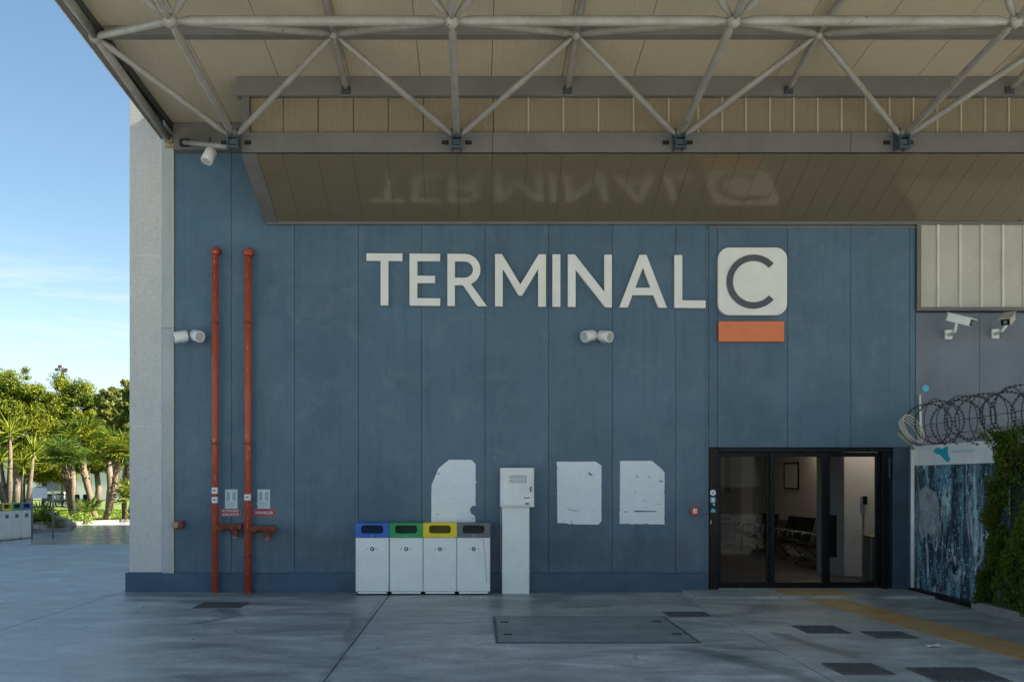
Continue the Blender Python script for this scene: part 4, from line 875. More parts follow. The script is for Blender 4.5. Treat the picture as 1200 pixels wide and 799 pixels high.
# ------------------------------------------------------------------ fire call point + conduit
t = thing('call_point', 'small red square fire alarm call point left of the door', 'fire alarm', (WX(813.5), WALL, WZ(598.5)))
MB().prism(rrect(WX(813.5), WZ(598.5), .135, .135, .03, 4), WALL - .05, WALL - .002).build('alarm_box', plain('alarm_red', (.42, .02, .02), .35), t)
MB().prism(rrect(WX(813.7), WZ(598.3), .06, .07, .004, 3), WALL - .053, WALL - .0505).build('alarm_glass', m_white, t)
MB().prism([(WX(813), WZ(600)), (WX(815), WZ(597.5)), (WX(815.3), WZ(597.9)), (WX(813.3), WZ(600.4))][::1], WALL - .055, WALL - .0532).build('alarm_mark', m_signred, t)

# ------------------------------------------------------------------ sliding door
dd = 14.93
dr = thing('sliding_door', 'black framed automatic glass door of three leaves below the C sign', 'door', (WX(940), dd, 0))
zt, zbm = DZ - .006, .036
X = lambda px: WX(px, dd); Z = lambda py: WZ(py, dd)
sp_ = MB().cbox(WX(831) + .006, WX(842.5), WALL + .004, dd + .12, .0, zt, .004).build('side_panel', m_blk, dr)
MB().cbox(WX(842.5) + .001, WX(1048) - .002, dd - .07, dd + .12, Z(529.5), zt + .05, .004).build('header', m_blk, dr)
MB().cbox(X(1032.5), X(1040), dd - .05, dd + .12, zbm, Z(529.6), .004).build('jamb', m_blk, dr)
MB().box(X(1040.2), WX(1048) - .003, dd + .0, dd + .12, zbm, Z(529.6)).build('jamb_recess', m_blk2, dr)
MB().cbox(X(1039.5), X(1041.8), dd - .065, dd - .045, Z(560), Z(536), .003).build('sensor', m_beam_dk, dr)
MB().box(WX(843), WX(1047), dd - .02, dd + .1, .0355, .042).build('threshold', m_steel, dr)
def leaf(x0, x1, yo, sl_=5.5):
    sw0, sw1 = sl_, 6
    b = MB(); y0, y1 = dd - .03 + yo, dd + .015 + yo; z0, z1 = .048, Z(529.8)
    b.cbox(X(x0), X(x0 + sw0), y0, y1, z0, z1, .004); b.cbox(X(x1 - sw1), X(x1), y0, y1, z0, z1, .004)
    b.cbox(X(x0 + sw0) + .0005, X(x1 - sw1) - .0005, y0 + .001, y1, z0, Z(682), .004); b.cbox(X(x0 + sw0) + .0005, X(x1 - sw1) - .0005, y0 + .001, y1, Z(535), z1, .004)
    l = b.build('door_leaf', m_blk, dr)
    MB().box(X(x0 + sw0) - .002, X(x1 - sw1) + .002, y0 + .02, y0 + .026, Z(682) - .002, Z(535) + .002).build('pane', m_glass, l)
    return l
leaf(842.5, 905, .05, 2.5); leaf(902, 969, 0, 5); leaf(966, 1033, .05, 7)
stk = [('sticker_round', 577, 'c', m_white), ('sticker_square', 585.5, 's', plain('pale_blue', (.25, .45, .65), .4)), ('sticker_small', 591.5, 't', m_white), ('sticker_teal', 598, 'c2', m_lblue), ('sticker_slim', 611.5, 'b', m_white)]
for nm, py, sh_, m in stk:
    cx, cz = WX(835.5), WZ(py)
    if sh_ == 'c':
        s = MB().prism(circ(cx, cz, .045, 16), WALL - .0005, WALL + .003).build('sticker', m, sp_)
        MB().prism([(cx - .025, cz + .02), (cx, cz - .03), (cx + .025, cz + .025), (cx, cz)][::1], WALL - .002, WALL - .0006).build('sticker', m_ink, sp_)
    elif sh_ == 's':
        MB().prism(rrect(cx, cz, .075, .085, .008, 3), WALL - .0005, WALL + .003).build('sticker', m, sp_); MB().prism(rrect(cx, cz, .035, .045, .004, 3), WALL - .002, WALL - .0006).build('sticker', m_white, sp_)
    elif sh_ == 't': MB().prism([(cx - .005, cz + .02), (cx + .02, cz - .02), (cx + .03, cz + .02)], WALL - .0005, WALL + .003).build('sticker', m, sp_)
    elif sh_ == 'c2': MB().prism([(cx - .04, cz - .01), (cx - .01, cz - .03), (cx + .035, cz - .025), (cx + .04, cz + .01), (cx, cz + .035), (cx - .02, cz + .02)], WALL - .0005, WALL + .003).build('sticker', m, sp_)
    else: MB().prism(rrect(cx - .03, cz, .01, .05, .002, 3), WALL - .0005, WALL + .003).build('sticker', m, sp_)

# ------------------------------------------------------------------ waiting room
m_inwall = mat('room_paint', (.52, .49, .44), .7, var=.08, scale=1)
m_infloor = mat('room_floor', (.10, .09, .085), .35, var=.2, scale=1.2)
m_inwhite = mat('room_white', (.62, .60, .58), .6, var=.08)
def st_(b, name, m): o = b.build(name, m); o['kind'] = 'structure'; return o
rx0, rx1, ry0, ry1 = -.5, 7.15, 15.07, 27.0
fl = MB()
for i in range(8):
    for j in range(12):
        x0_, y0_ = rx0 + i * .957, ry0 + j * .995
        fl.box(x0_ + .003, x0_ + .954, y0_ + .003, y0_ + .992, .001, .03)
st_(fl, 'room_floor', m_infloor)
st_(MB().box(rx0, rx1 + .1, ry0, ry1 + .1, 2.9, 3.0), 'room_ceiling', m_inwhite)
st_(MB().box(rx1, rx1 + .1, ry0 + .02, ry1, 0, 2.9), 'room_side_wall', m_inwall)
st_(MB().box(rx0, rx1, ry1, ry1 + .1, 0, 2.9), 'room_back_wall', m_inwall)
st_(MB().box(rx0 - .1, rx0, ry0, ry1, 0, 2.9), 'room_left_wall', m_inwall)
# column with grille
t = thing('radiator_column', 'white boxed column with dark grille in its side behind the right glass leaf', 'column', (6.7, 17, 0))
MB().cbox(6.36, 7.14, 16.9, 17.5, .031, 2.89, .01).build('column_box', m_inwhite, t)
b = MB(); b.add([(6.10, 17.5, .031), (6.35, 16.92, .031), (6.36, 17.5, .031), (6.10, 17.5, 2.89), (6.35, 16.92, 2.89), (6.36, 17.5, 2.89)], [(0, 1, 4, 3), (1, 2, 5, 4), (2, 0, 3, 5), (0, 2, 1), (3, 4, 5)]); b.build('column_side', m_inwhite, t)
va, vb = Vector((6.10, 17.5, 0)), Vector((6.35, 16.92, 0)); e = (vb - va); nr = Vector((e.y, -e.x, 0)).normalized() * -1
nr = Vector((-.918, -.396, 0))
g0, g1 = va + e * .25, va + e * .78
b = MB(); b.hexa([g0 + nr * .02, g1 + nr * .02, g1 + nr * .001, g0 + nr * .001] and [p + Vector((0, 0, z)) for z in (.35, 1.08) for p in (g0 + nr * .02, g1 + nr * .02, g1 + nr * .001, g0 + nr * .001)]); b.build('grille', m_beam_dk, t)
# ceiling lamps (downlights): the warm pools on the walls
lm = bpy.data.materials.new('lamp_glow'); lm.use_nodes = True; _n = lm.node_tree.nodes['Principled BSDF']; _n.inputs['Emission Color'].default_value = (1, .85, .70, 1); _n.inputs['Emission Strength'].default_value = 30
for (lx, ly, rr, lab) in ((6.75, 16.35, .10, 'warm ceiling downlight in front of the white column inside the door'), (6.75, 20.2, .09, 'warm ceiling downlight over the row of seats'), (4.4, 22.0, .09, 'warm ceiling downlight at the far end of the waiting room')):
    t = thing('ceiling_lamp', lab, 'lamp', (lx, ly, 2.9))
    MB().tube([(lx, ly, 2.899), (lx, ly, 2.87)], rr + .02, 20).build('lamp_ring', m_white, t)
    MB().tube([(lx, ly, 2.868), (lx, ly, 2.862)], rr, 20).build('lamp_lens', lm, t)
# framed notices on the side wall
for (ya, yb, z0, z1, lab) in ((21.6, 22.6, 1.50, 2.10, 'framed notice on the waiting room wall above the seats, farther one'), (18.9, 19.9, 1.25, 1.85, 'framed notice on the waiting room wall nearer the column')):
    t = thing('framed_notice', lab, 'picture frame', (7.14, (ya + yb) / 2, z0))
    b = MB(); b.box(7.12, 7.148, ya, yb, z0, z0 + .03).box(7.12, 7.148, ya, yb, z1 - .03, z1).box(7.12, 7.148, ya, ya + .03, z0 + .03, z1 - .03).box(7.12, 7.148, yb - .03, yb, z0 + .03, z1 - .03); b.build('frame', m_blk, t)
    MB().box(7.135, 7.147, ya + .03, yb - .03, z0 + .03, z1 - .03).build('print', m_inwhite, t)
# dark panels in the depth: back-wall screen and opening
t = thing('wall_display', 'tall dark display panel on the far wall of the waiting room', 'display', (6.0, 26.9, 1.5))
MB().cbox(U(850, 0, 26.9).x, U(861, 0, 26.9).x, 26.92, 26.99, WZ(576, 26.9), WZ(530, 26.9), .01).build('display_panel', m_blk, t)
t = thing('service_counter', 'low dark counter against the far wall of the waiting room', 'counter', (6.5, 26.5, 0))
MB().cbox(5.2, U(865, 0, 26.3).x, 26.2, 26.99, .031, WZ(604, 26.2), .02).build('counter_body', m_beam_dk, t)
MB().cbox(5.15, U(866, 0, 26.3).x, 26.15, 26.99, WZ(604, 26.2) + .002, WZ(602, 26.2), .01).build('counter_top', m_steel, t)
st_(MB().box(6.85, 7.149, 25.2, 26.2, .031, 2.89), 'room_pilaster', m_inwhite)
# seats: three-seat beams along the side wall
def bench(y0, n, lab):
    t = thing('beam_seat', lab, 'seating', (6.62, y0, 0), group='rows of dark airport seats in the waiting room')
    xs_, xb = 6.35, 6.82
    MB().box(6.55, 6.63, y0 - .05, y0 + n * .56 + .05, .34, .40).build('beam', m_chrome, t)
    for k in range(n):
        ya = y0 + k * .56 + .03; yb = ya + .50
        b = MB(); b.hexa([(xs_, ya, .425), (xs_, yb, .425), (xb, yb, .40), (xb, ya, .40), (xs_, ya, .455), (xs_, yb, .455), (xb, yb, .43), (xb, ya, .43)][0:4][::-1] + [(xs_, ya, .455), (xs_, yb, .455), (xb, yb, .43), (xb, ya, .43)][::-1]); b.build('seat', m_blk, t)
        b = MB(); b.hexa([(xb - .02, ya, .45), (xb + .01, ya, .44), (xb + .01, yb, .44), (xb - .02, yb, .45), (xb + .12, ya, .92), (xb + .15, ya, .92), (xb + .15, yb, .92), (xb + .12, yb, .92)]); b.build('backrest', m_blk, t)
    for k in range(n + 1):
        ya = y0 + k * .56
        MB().tube([(6.60, ya, .40), (xs_ + .03, ya, .50), (xs_ + .02, ya, .64), (xs_ + .08, ya, .66), (xb + .03, ya, .64)], .014, 8).build('armrest', m_chrome, t)
    for ya in (y0 + .3, y0 + n * .56 - .3):
        MB().tube([(6.33, ya, .05), (6.59, ya, .35), (6.86, ya, .05)], .022, 8).build('leg', m_chrome, t)
bench(18.0, 3, 'dark three seat bench nearest the white column inside the waiting room')
bench(20.0, 3, 'dark seat bench farther back along the waiting room wall')
bench(22.4, 3, 'dark seat bench at the far end of the waiting room wall')
t = thing('side_table', 'low dark table with bottles beyond the seats in the waiting room', 'table', (6.1, 23.5, 0))
MB().cbox(5.8, 6.5, 23.6, 24.3, .62, .68, .01).build('table_top', m_blk, t)
for sx in (5.85, 6.45):
    for sy in (23.65, 24.25): MB().box(sx - .02, sx + .02, sy - .02, sy + .02, .031, .62).build('leg', m_blk, t)
t = thing('litter_bin', 'dark metal litter bin with brass coloured top inside the right door leaf', 'bin', (6.75, 16.2, 0))
MB().cbox(6.48, 6.78, 16.05, 16.35, .031, .74, .02).build('bin_body', m_steel, t)
MB().cbox(6.46, 6.80, 16.03, 16.37, .745, .775, .008).build('bin_top', mat('brass_rim', (.5, .38, .15), .35, metal=.7), t)
t = thing('dispenser_stand', 'slim hand gel dispenser post with notice behind the door glass', 'stand', (6.55, 16.5, 0))
MB().tube([(6.58, 16.6, .04), (6.58, 16.6, 1.3)], .02, 10).build('post', m_steel, t)
MB().cbox(6.52, 6.64, 16.55, 16.59, 1.12, 1.42, .004).build('notice', m_inwhite, t)
MB().cbox(6.55, 6.61, 16.5, 16.55, 1.28, 1.42, .008).build('dispenser', m_blk, t)
MB().tube([(6.58, 16.6, .031), (6.58, 16.6, .05)], .14, 16).build('foot_plate', m_steel, t)

# ------------------------------------------------------------------ security cameras
def cctv(px, py, yaw, pitch, lab, rust=False):
    d = 14.45; c = U(px, py, d); t = thing('security_camera', lab, 'camera', (c.x, WALL, c.z), group='cameras on the grey wall')
    T = Matrix.Translation(c) @ Matrix.Rotation(R(yaw), 4, 'Z') @ Matrix.Rotation(R(pitch), 4, 'X') @ Matrix.Scale(.98, 4)
    m = m_white if not rust else mat('stained_housing', (.52, .49, .43), .6, var=.3, scale=20, fine=.2, fscale=80)
    MB().cbox(-.07, .07, -.17, .17, -.055, .05, .012, T).build('housing', m, t)
    MB().cbox(-.085, .085, -.21, .19, .052, .066, .005, T).build('sunshield', m, t)
    MB().box(-.06, .06, -.176, -.1705, -.045, .042, T).build('lens_window', m_blk, t)
    MB().tube([T @ Vector((0, -.1765, 0)), T @ Vector((0, -.182, 0))], .028, 12).build('lens_ring', m_ink, t)
    b = MB().tube([T @ Vector((0, .03, -.056)), (c.x - .02, c.y + .12, c.z - .15), (c.x + .0, WALL - .02, c.z - .17)], .022, 8); b.cbox(c.x - .05, c.x + .06, WALL - .03, WALL + .002, c.z - .23, c.z - .09, .006); b.build('bracket', m_white, t)
    MB().tube([(c.x - .02, c.y + .15, c.z - .16), (c.x + .0, c.y + .2, c.z - .25), (c.x + .05, c.y + .28, c.z - .22), (c.x + .05, WALL - .01, c.z - .1)], .008, 6).build('cable', m_ink, t)
cctv(1125, 375, 46, 20, 'white box security camera facing right on the grey wall')
cctv(1181, 374, -40, 22, 'stained box security camera facing left near the picture edge', True)
t = tag(MB().tube([(WX(1084.5), WALL + .0035, WZ(455)), (WX(1084.5), WALL - .004, WZ(455))], .052, 14).build('round_sticker', m_lblue), 'small round light blue sticker on the grey wall above the wire', 'sticker')
t = tag(MB().tube([(WX(1077), WALL - .03, WZ(463)), (WX(1077.5), WALL - .03, WZ(490)), (WX(1078), WALL - .04, WZ(514))], .016, 8).build('conduit', m_white), 'short white vertical conduit on the wall above the fence end', 'conduit')

# ------------------------------------------------------------------ fence with printed panels
FX = WX(1071)
ft = thing('fence', 'solid fence with white logo header above a dark waterfall print', 'fence', (FX, 13, 0))
def print_mat():
    m = mat('waterfall_print', (.025, .055, .085), .45, var=.3, scale=3, fine=.0, bump=0)
    nt, p = hook(m); g = N(nt, 'ShaderNodeNewGeometry')
    src = p.inputs['Base Color'].links[0].from_socket
    def layer(sc, thr, wd, col, st, det=6, scl=1.0, dist=0.3):
        nonlocal src
        mp = N(nt, 'ShaderNodeMapping'); mp.inputs['Scale'].default_value = sc; L(nt, g.outputs['Position'], mp.inputs[0])
        n = N(nt, 'ShaderNodeTexNoise', i_Scale=scl, i_Detail=det, i_Roughness=.65, i_Distortion=dist); L(nt, mp.outputs[0], n.inputs['Vector'])
        r = N(nt, 'ShaderNodeMapRange'); r.inputs[1].default_value = thr; r.inputs[2].default_value = thr + wd; r.inputs[4].default_value = st; L(nt, n.outputs['Fac'], r.inputs[0])
        mm = N(nt, 'ShaderNodeMix', data_type='RGBA'); L(nt, src, mm.inputs[6]); mm.inputs[7].default_value = (*col, 1); L(nt, r.outputs[0], mm.inputs[0]); src = mm.outputs[2]
    layer((1, 3, .6), .48, .16, (.15, .32, .40), .85, scl=.9, dist=1.2); layer((1, 2.6, .7), .53, .12, (.60, .70, .76), .9, scl=1.0, dist=1.5)
    layer((1, 26, 4), .60, .1, (.30, .44, .52), .6, scl=.8)
    layer((1, 22, 13), .61, .04, (.55, .82, .92), .95, det=3, scl=1.6); layer((1, 9, 6), .57, .03, (.012, .02, .035), .9, det=4, scl=1.2)
    L(nt, src, p.inputs['Base Color']); return m
m_print = print_mat()
ztop, zmid = WZ(523), WZ(545.5)
ycuts = [14.80, 13.80, 13.02, 12.24, 11.4, 10.5, 9.6, 8.7]
for a, c in zip(ycuts[:-1], ycuts[1:]):
    MB().box(FX, FX + .02, c + .004, a - .004, .05, zmid - .003).build('printed_panel', m_print, ft)
hp = MB().box(FX - .004, FX + .02, 12.3, 14.80, zmid, ztop).build('header_panel', mat('dirty_white_board', (.82, .83, .84), .5, var=.15, scale=3, streak=.12), ft)
MB().box(FX, FX + .02, 8.7, 12.295, zmid, ztop).build('header_panel', m_white, ft)
MB().tube([(FX - .03, 14.79, .02), (FX - .03, 14.79, ztop + .02)], .03, 10).build('end_post', m_white, ft)
for yy in (12.9, 11.0, 9.0): MB().box(FX + .03, FX + .09, yy - .03, yy + .03, .0, ztop + .02).build('post', m_steel, ft)
# peeled pale patch on the print
pts = [(14.62, 1.50), (14.44, 1.60), (14.15, 1.52), (14.02, 1.40), (14.0, 1.0), (14.1, .86), (14.35, .9), (14.55, .78), (14.64, .95)]
def side_poly(pts, x0, x1, name, m, par):
    n = len(pts); b = MB(); b.add([(x0, y, z) for y, z in pts] + [(x1, y, z) for y, z in pts], [tuple(range(n)), tuple(reversed(range(n, 2 * n)))] + [(i, n + i, n + (i + 1) % n, (i + 1) % n) for i in range(n)]); return b.build(name, m, par)
fine = []
for i in range(len(pts)):
    a, c = Vector(pts[i]), Vector(pts[(i + 1) % len(pts)])
    for k in range(6): q_ = a.lerp(c, k / 6); fine.append((q_.x + random.uniform(-.018, .018), q_.y + random.uniform(-.025, .025)))
pts = fine
side_poly(pts, FX - .003, FX - .0005, 'peeled_patch', mat('peeled_backing', (.36, .40, .42), .7, var=.5, scale=7, dark=(.35, .4, .45)), ft)
# logo on the header: a three cornered island map with lettering
def FY(px): return FX * F / (px - VX)
lp = [(1094.3, 528.2), (1095.8, 525.8), (1100, 523.8), (1103.5, 526.2), (1111.3, 522.3), (1111.3, 531.3), (1113.8, 537.5), (1113, 540.6), (1110, 541.2), (1102, 532.8), (1096.8, 531.3)]
q = []
for x_, y_ in lp: dd_ = FY(x_); q.append((dd_, EYE + (VY - y_) * dd_ / F))
side_poly(q, FX - .0065, FX - .0045, 'logo', plain('logo_teal', (.02, .40, .50), .45), hp)
tm = text_mesh('aeroporto di catania', .055, .62, plain('logo_teal_text', (.22, .52, .58), .5), .002)
o = link('lettering', tm, hp); ymid = (FY(1116) + FY(1143)) / 2; o.location = (FX - .0045, ymid, WZ(528.5, ymid)); o.rotation_euler = (0, 0, R(-90))
# low dark kerb under fence and hedge kerb
fk = MB()
fk.cbox(FX - .10, FX + .12, 12.6, 14.79, 0, .07, .01); tag(fk.build('fence_kerb', m_blk), kind='structure')
hk = MB().cbox(WX(1140, 12.75) - .02, FX + .9, 7.0, 12.75, 0, .11, .015).build('hedge_kerb', m_kerb); tag(hk, kind='structure')

# ------------------------------------------------------------------ leaf clouds
def leaf_cloud(name, P, Nn, size, matl, parent=None, aspect=.45, kind=None, jitter=.6, label=None, world=True):
    n = len(P); size = np.asarray(size) * RNG.uniform(.65, 1.25, n)
    d = RNG.normal(size=(n, 3)); d /= np.linalg.norm(d, axis=1)[:, None]
    nn = Nn + jitter * d; nn /= np.linalg.norm(nn, axis=1)[:, None]
    a = RNG.normal(size=(n, 3)); a -= (a * nn).sum(1)[:, None] * nn; a /= np.linalg.norm(a, axis=1)[:, None]
    b = np.cross(nn, a)
    s = size[:, None]
    V = np.stack([P - a * s * .5, P + b * s * aspect * .5 + nn * s * .08, P + a * s * .5, P - b * s * aspect * .5 + nn * s * .08], 1).reshape(-1, 3)
    me = bpy.data.meshes.new(name); me.vertices.add(4 * n); me.vertices.foreach_set('co', V.ravel())
    me.loops.add(4 * n); me.loops.foreach_set('vertex_index', np.arange(4 * n)); me.polygons.add(n); me.polygons.foreach_set('loop_start', np.arange(0, 4 * n, 4)); me.polygons.foreach_set('loop_total', np.full(n, 4))
    me.materials.append(matl); me.update(calc_edges=True)
    o = link(name, me, parent)
    if kind: o['kind'] = kind
    return o
# hedge
hg = thing('hedge', 'dense small leaved green hedge covering the fence at the right edge', 'hedge', (6.9, 10, 0))
hx0 = 6.42
def hedge_pts(n):
    P = []; Nn = []
    while len(P) < n:
        y = RNG.uniform(7.6, 12.6); z = RNG.uniform(.1, 2.28); u = RNG.random()
        bulge = .10 * math.sin(y * 3.1 + z * 2) + .07 * math.sin(z * 5.3 + y * 7) + .05 * math.sin(z * 11 - y * 13)
        if y > 12.52 - .2 * z + .12 * math.sin(z * 3.3 + .6) + .06 * math.sin(z * 9): continue
        if u < .72: x = hx0 + bulge + RNG.uniform(-.02, .10) + (.12 if z < .35 else 0); nn = (-1, 0, .35)
        elif u < .87: x = RNG.uniform(hx0 + .05, 7.3); z = 2.22 + bulge * .6 + RNG.uniform(-.06, .08); nn = (0, 0, 1)
        else: x = RNG.uniform(hx0, 6.66); y = 12.54 - .2 * z + .1 * math.sin(z * 6) + .06 * math.sin(z * 17) + RNG.uniform(-.08, .04); nn = (0, 1, .3)
        P.append((x, y, z)); Nn.append(nn)
    return np.array(P), np.array(Nn, float)
P, Nn = hedge_pts(85000)
leaf_cloud('foliage', P, Nn, .034, m_hedge, hg, .55, 'stuff', .8)
P, Nn = hedge_pts(1500); P[:, 0] -= .06; P[:, 2] += .04
leaf_cloud('shoots', P, Nn, .06, m_hedge, hg, .3, 'stuff', 1.2)
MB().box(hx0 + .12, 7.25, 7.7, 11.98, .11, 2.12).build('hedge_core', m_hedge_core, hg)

# ------------------------------------------------------------------ concertina wire
m_wire = mat('rusty_wire', (.04, .034, .03), .6, metal=.5, var=.3, scale=20)
cw = thing('razor_wire', 'coil of dark rusty razor wire stretched along the top of the fence', 'barbed wire', (6.72, 12, 2.15))
for k in range(21):
    d = 14.55 - .21 * k; ctr = Vector((6.72 + .03 * math.sin(k * 2.1), d, 2.50 + .03 * math.sin(k * 1.3))); r = .33 + .03 * math.sin(k * 1.7)
    yaw = R((34 if k % 2 else -34) + 6 * math.sin(k)); tilt = R(8 * math.sin(k * 2.3))
    T = Matrix.Translation(ctr) @ Matrix.Rotation(yaw, 4, 'Z') @ Matrix.Rotation(tilt, 4, 'Y')
    n = 40; pts = [T @ Vector((r * math.cos(2 * math.pi * i / n), 0, r * math.sin(2 * math.pi * i / n) * .95)) for i in range(n + 1)]
    b = MB().tube(pts, .0055, 5)
    for i in range(0, n):
        p = pts[i]; tt = (pts[i + 1] - p).normalized(); o_ = (p - ctr).normalized()
        b.add([p - tt * .016 + o_ * .016, p + tt * .016 + o_ * .016, p + tt * .016 - o_ * .016, p - tt * .016 - o_ * .016, p + o_ * .005 - tt * .003], [(0, 1, 4), (2, 3, 4)])
    b.build('wire_loop', m_wire, cw)
for z_, x_ in ((2.32, 6.70), (2.50, 6.74)): MB().tube([(x_, 14.7, z_), (x_, 12, z_ + .03), (x_, 9, z_ + .05)], .004, 5).build('line_wire', m_wire, cw)
m_arm = mat('bracket_beige', (.42, .36, .28), .6, var=.3, scale=10)
for (a, c, dA, lab) in (((1052, 507), (1071, 526), 14.55, 'beige angled steel arm holding the wire at the wall end'), ((1147.5, 498), (1163, 516), 12.7, 'beige angled steel arm holding the wire above the hedge')):
    p, q = U(*a, dA), U(*c, dA)
    MB().tube([p, q], .022, 4).build('wire_arm', m_arm, ft)['label'] = lab
# white rope ring hung at the end
c = U(1065, 505, 14.5); rp = MB()
for k in range(4):
    T = Matrix.Translation(c + Vector((.01 * k, -.03 * k, .012 * k))) @ Matrix.Rotation(R(12 + 3 * k), 4, 'Z') @ Matrix.Rotation(R(45), 4, 'Y')
    rp.tube([T @ Vector(((.22 + .01 * k) * math.cos(2 * math.pi * i / 28), 0, (.085 + .012 * k) * math.sin(2 * math.pi * i / 28))) for i in range(29)], .009, 6)
tag(rp.build('cable_coil', mat('pale_cable', (.55, .52, .46), .6, var=.2, scale=10)), 'coil of pale cable hanging on the bracket beside the white conduit', 'cable')

# ------------------------------------------------------------------ garden at the left
# lawn sheet beyond the kerb
lw = MB(); kl = kerb_line
n = len(kl)
vv = [(x, y + .14, .03) for x, y in kl] + [(-60, 110, .03), (-60, 29.7, .03)] ; 
vv = [(x, y + .12, .05) for x, y in kl] + [(4, 120, .05), (-90, 120, .05), (-90, 29, .05)]
lw.add(vv, [tuple(range(len(vv)))])
lo = lw.build('lawn', m_lawn); tag(lo, kind='structure')
kb = MB()
for (x0, y0), (x1, y1) in zip(kl[:-1], kl[1:]):
    v = Vector((x1 - x0, y1 - y0, 0)); l = v.length; t_ = v / l; nn_ = Vector((-t_.y, t_.x, 0)) * .13; m_ = max(1, int(l / 1.0))
    for k in range(m_):
        a = Vector((x0, y0, 0)) + t_ * (l * k / m_ + .006); c = Vector((x0, y0, 0)) + t_ * (l * (k + 1) / m_ - .006)
        z1 = Vector((0, 0, .12 + .004 * random.random()))
        kb = MB().hexa([a, c, c + nn_, a + nn_, a + z1, c + z1, c + nn_ + z1, a + nn_ + z1])
        if 'KERB' not in globals():
            KERB = bpy.data.objects.new('kerb', None); C.objects.link(KERB); KERB['kind'] = 'structure'
        kb.build('kerbstone', m_kerb, KERB)['kind'] = 'structure'
# grass blades
n = 26000; gx = RNG.uniform(-26, -8, n); gy = RNG.uniform(31, 56, n)
def kerb_y(x): return np.interp(x, [-21.9, -16.5, -15.6, -14.6, -12, -4], [29.6, 34.5, 38.5, 40.4, 41.2, 42.5])
ok = gy > kerb_y(gx) + .6; gx, gy = gx[ok], gy[ok]; n = len(gx)
P = np.stack([gx, gy, np.full(n, .09)], 1); Nn = np.tile([0, -1, .25], (n, 1)).astype(float)
o = leaf_cloud('grass', P, Nn, .16, m_grass, None, .35, 'stuff', .7)
for (px, py, sx, lab) in ((103, 604.5, .55, 'low bright green shrub at the kerb below the palms'),):
    pass
def crown(lumps, per, size, matl, name, parent, flat=.8, aspect=.42):
    Ps = []; Ns = []
    for (cx_, cy_, cz_, r) in lumps:
        k = int(per * (r ** 1.6)); d = RNG.normal(size=(k, 3)); d /= np.linalg.norm(d, axis=1)[:, None]
        rad = r * RNG.uniform(.3, 1.5, k)[:, None]
        wob = 1 + .18 * np.sin(d[:, :1] * 7 + cx_ * 5) * np.sin(d[:, 2:] * 6 + cz_ * 3)
        p = np.array([cx_, cy_, cz_]) + d * rad * wob * np.array([1, 1, flat]); Ps.append(p); Ns.append(d + np.array([0, 0, .45]))
    P = np.concatenate(Ps); Nn = np.concatenate(Ns); Nn /= np.linalg.norm(Nn, axis=1)[:, None]
    return leaf_cloud(name, P, Nn, size, matl, parent, aspect, None, .75)
def tree(px, py_top, halfw, d, lab, matl, base_z=0, seed=0, low=555):
    rnd = random.Random(seed); sc = d / F; x = (px - VX) * sc; ztop = EYE + (VY - py_top) * sc; zlow = EYE + (VY - low) * sc; R_ = halfw * sc
    t = thing('ficus_tree', lab, 'tree', (x, d, 0), group='broad leaved trees in the garden')
    cz_ = (ztop + zlow) / 2; hz = (ztop - zlow) / 2; lumps = []
    for k in range(170):
        th = rnd.uniform(0, 2 * math.pi); ph = math.asin(rnd.uniform(-.8, 1)); q = rnd.uniform(.5, 1.0)
        wdt = math.cos(ph) ** .7
        lumps.append((x + R_ * q * wdt * math.cos(th), d + R_ * q * wdt * math.sin(th), cz_ + hz * q * math.sin(ph), rnd.uniform(.09, .25) * R_))
    crown(lumps, 950 / (R_ * .3) ** 1.6, .15, matl, 'crown', t)
    b = MB(); h0 = zlow + hz * .35; b.tube([(x, d, -.02), (x + .08, d, h0 * .5), (x - .05, d, h0)], [.24, .19, .16], 10)
    b.build('trunk', m_trunk, t)
    for k in range(6):
        a = k * 1.05 + seed; e_ = Vector((x + R_ * .6 * math.cos(a), d + R_ * .6 * math.sin(a), cz_ + hz * rnd.uniform(0, .5)))
        s0 = Vector((x - .05, d, h0 - .1)); MB().tube([s0, s0.lerp(e_, .5) + Vector((0, 0, .25)), e_], [.10, .07, .025], 7).build('limb', m_trunk, t)
tree(18, 431, 42, 58, 'tall yellow green leafy tree at the left picture edge', m_leaf, seed=1)
tree(84, 441, 37, 60, 'rounded dark green tree in the middle below the light mast', m_leaf, seed=2)
tree(128, 452, 20, 56, 'paler loose leafy tree right of the rounded one', m_leaf2, seed=3)
tree(156, 442, 20, 54, 'pale leafy tree partly hidden by the concrete corner', m_leaf2, seed=4)
tree(52, 505, 34, 66, 'low dark tree filling the gap behind the palms', m_leaf, seed=5, low=575)
tree(114, 512, 26, 64, 'dark tree with straight trunk standing behind the palms', m_leaf, seed=6, low=560)
# palms
def frond_mesh(matl, L_=.62, n=15, spread=150, pet=.45):
    b = MB(); b.tube([(0, 0, 0), (pet * .5, 0, .03), (pet, 0, 0)], [.014, .011, .007], 4)
    for k in range(n):
        a = R(-spread + 2 * spread * k / (n - 1)); ln = L_ * (.72 + .28 * math.cos(a * .55)); w_ = .028
        c_, s_ = math.cos(a), math.sin(a); px_, py_ = -s_, c_
        dr_ = -.10 * ln
        m1 = Vector((pet + c_ * ln * .55, s_ * ln * .55, .02)); tip = Vector((pet + c_ * ln, s_ * ln, dr_ * (.6 + .4 * abs(math.sin(a)))))
        o = Vector((pet, 0, 0))
        b.add([o, m1 + Vector((px_, py_, 0)) * w_ + Vector((0, 0, .012)), m1 - Vector((px_, py_, 0)) * w_ + Vector((0, 0, .012)), tip, m1 - Vector((0, 0, .012))], [(0, 4, 1), (0, 2, 4), (1, 4, 3), (4, 2, 3)])
    return b.mesh('frond', matl)
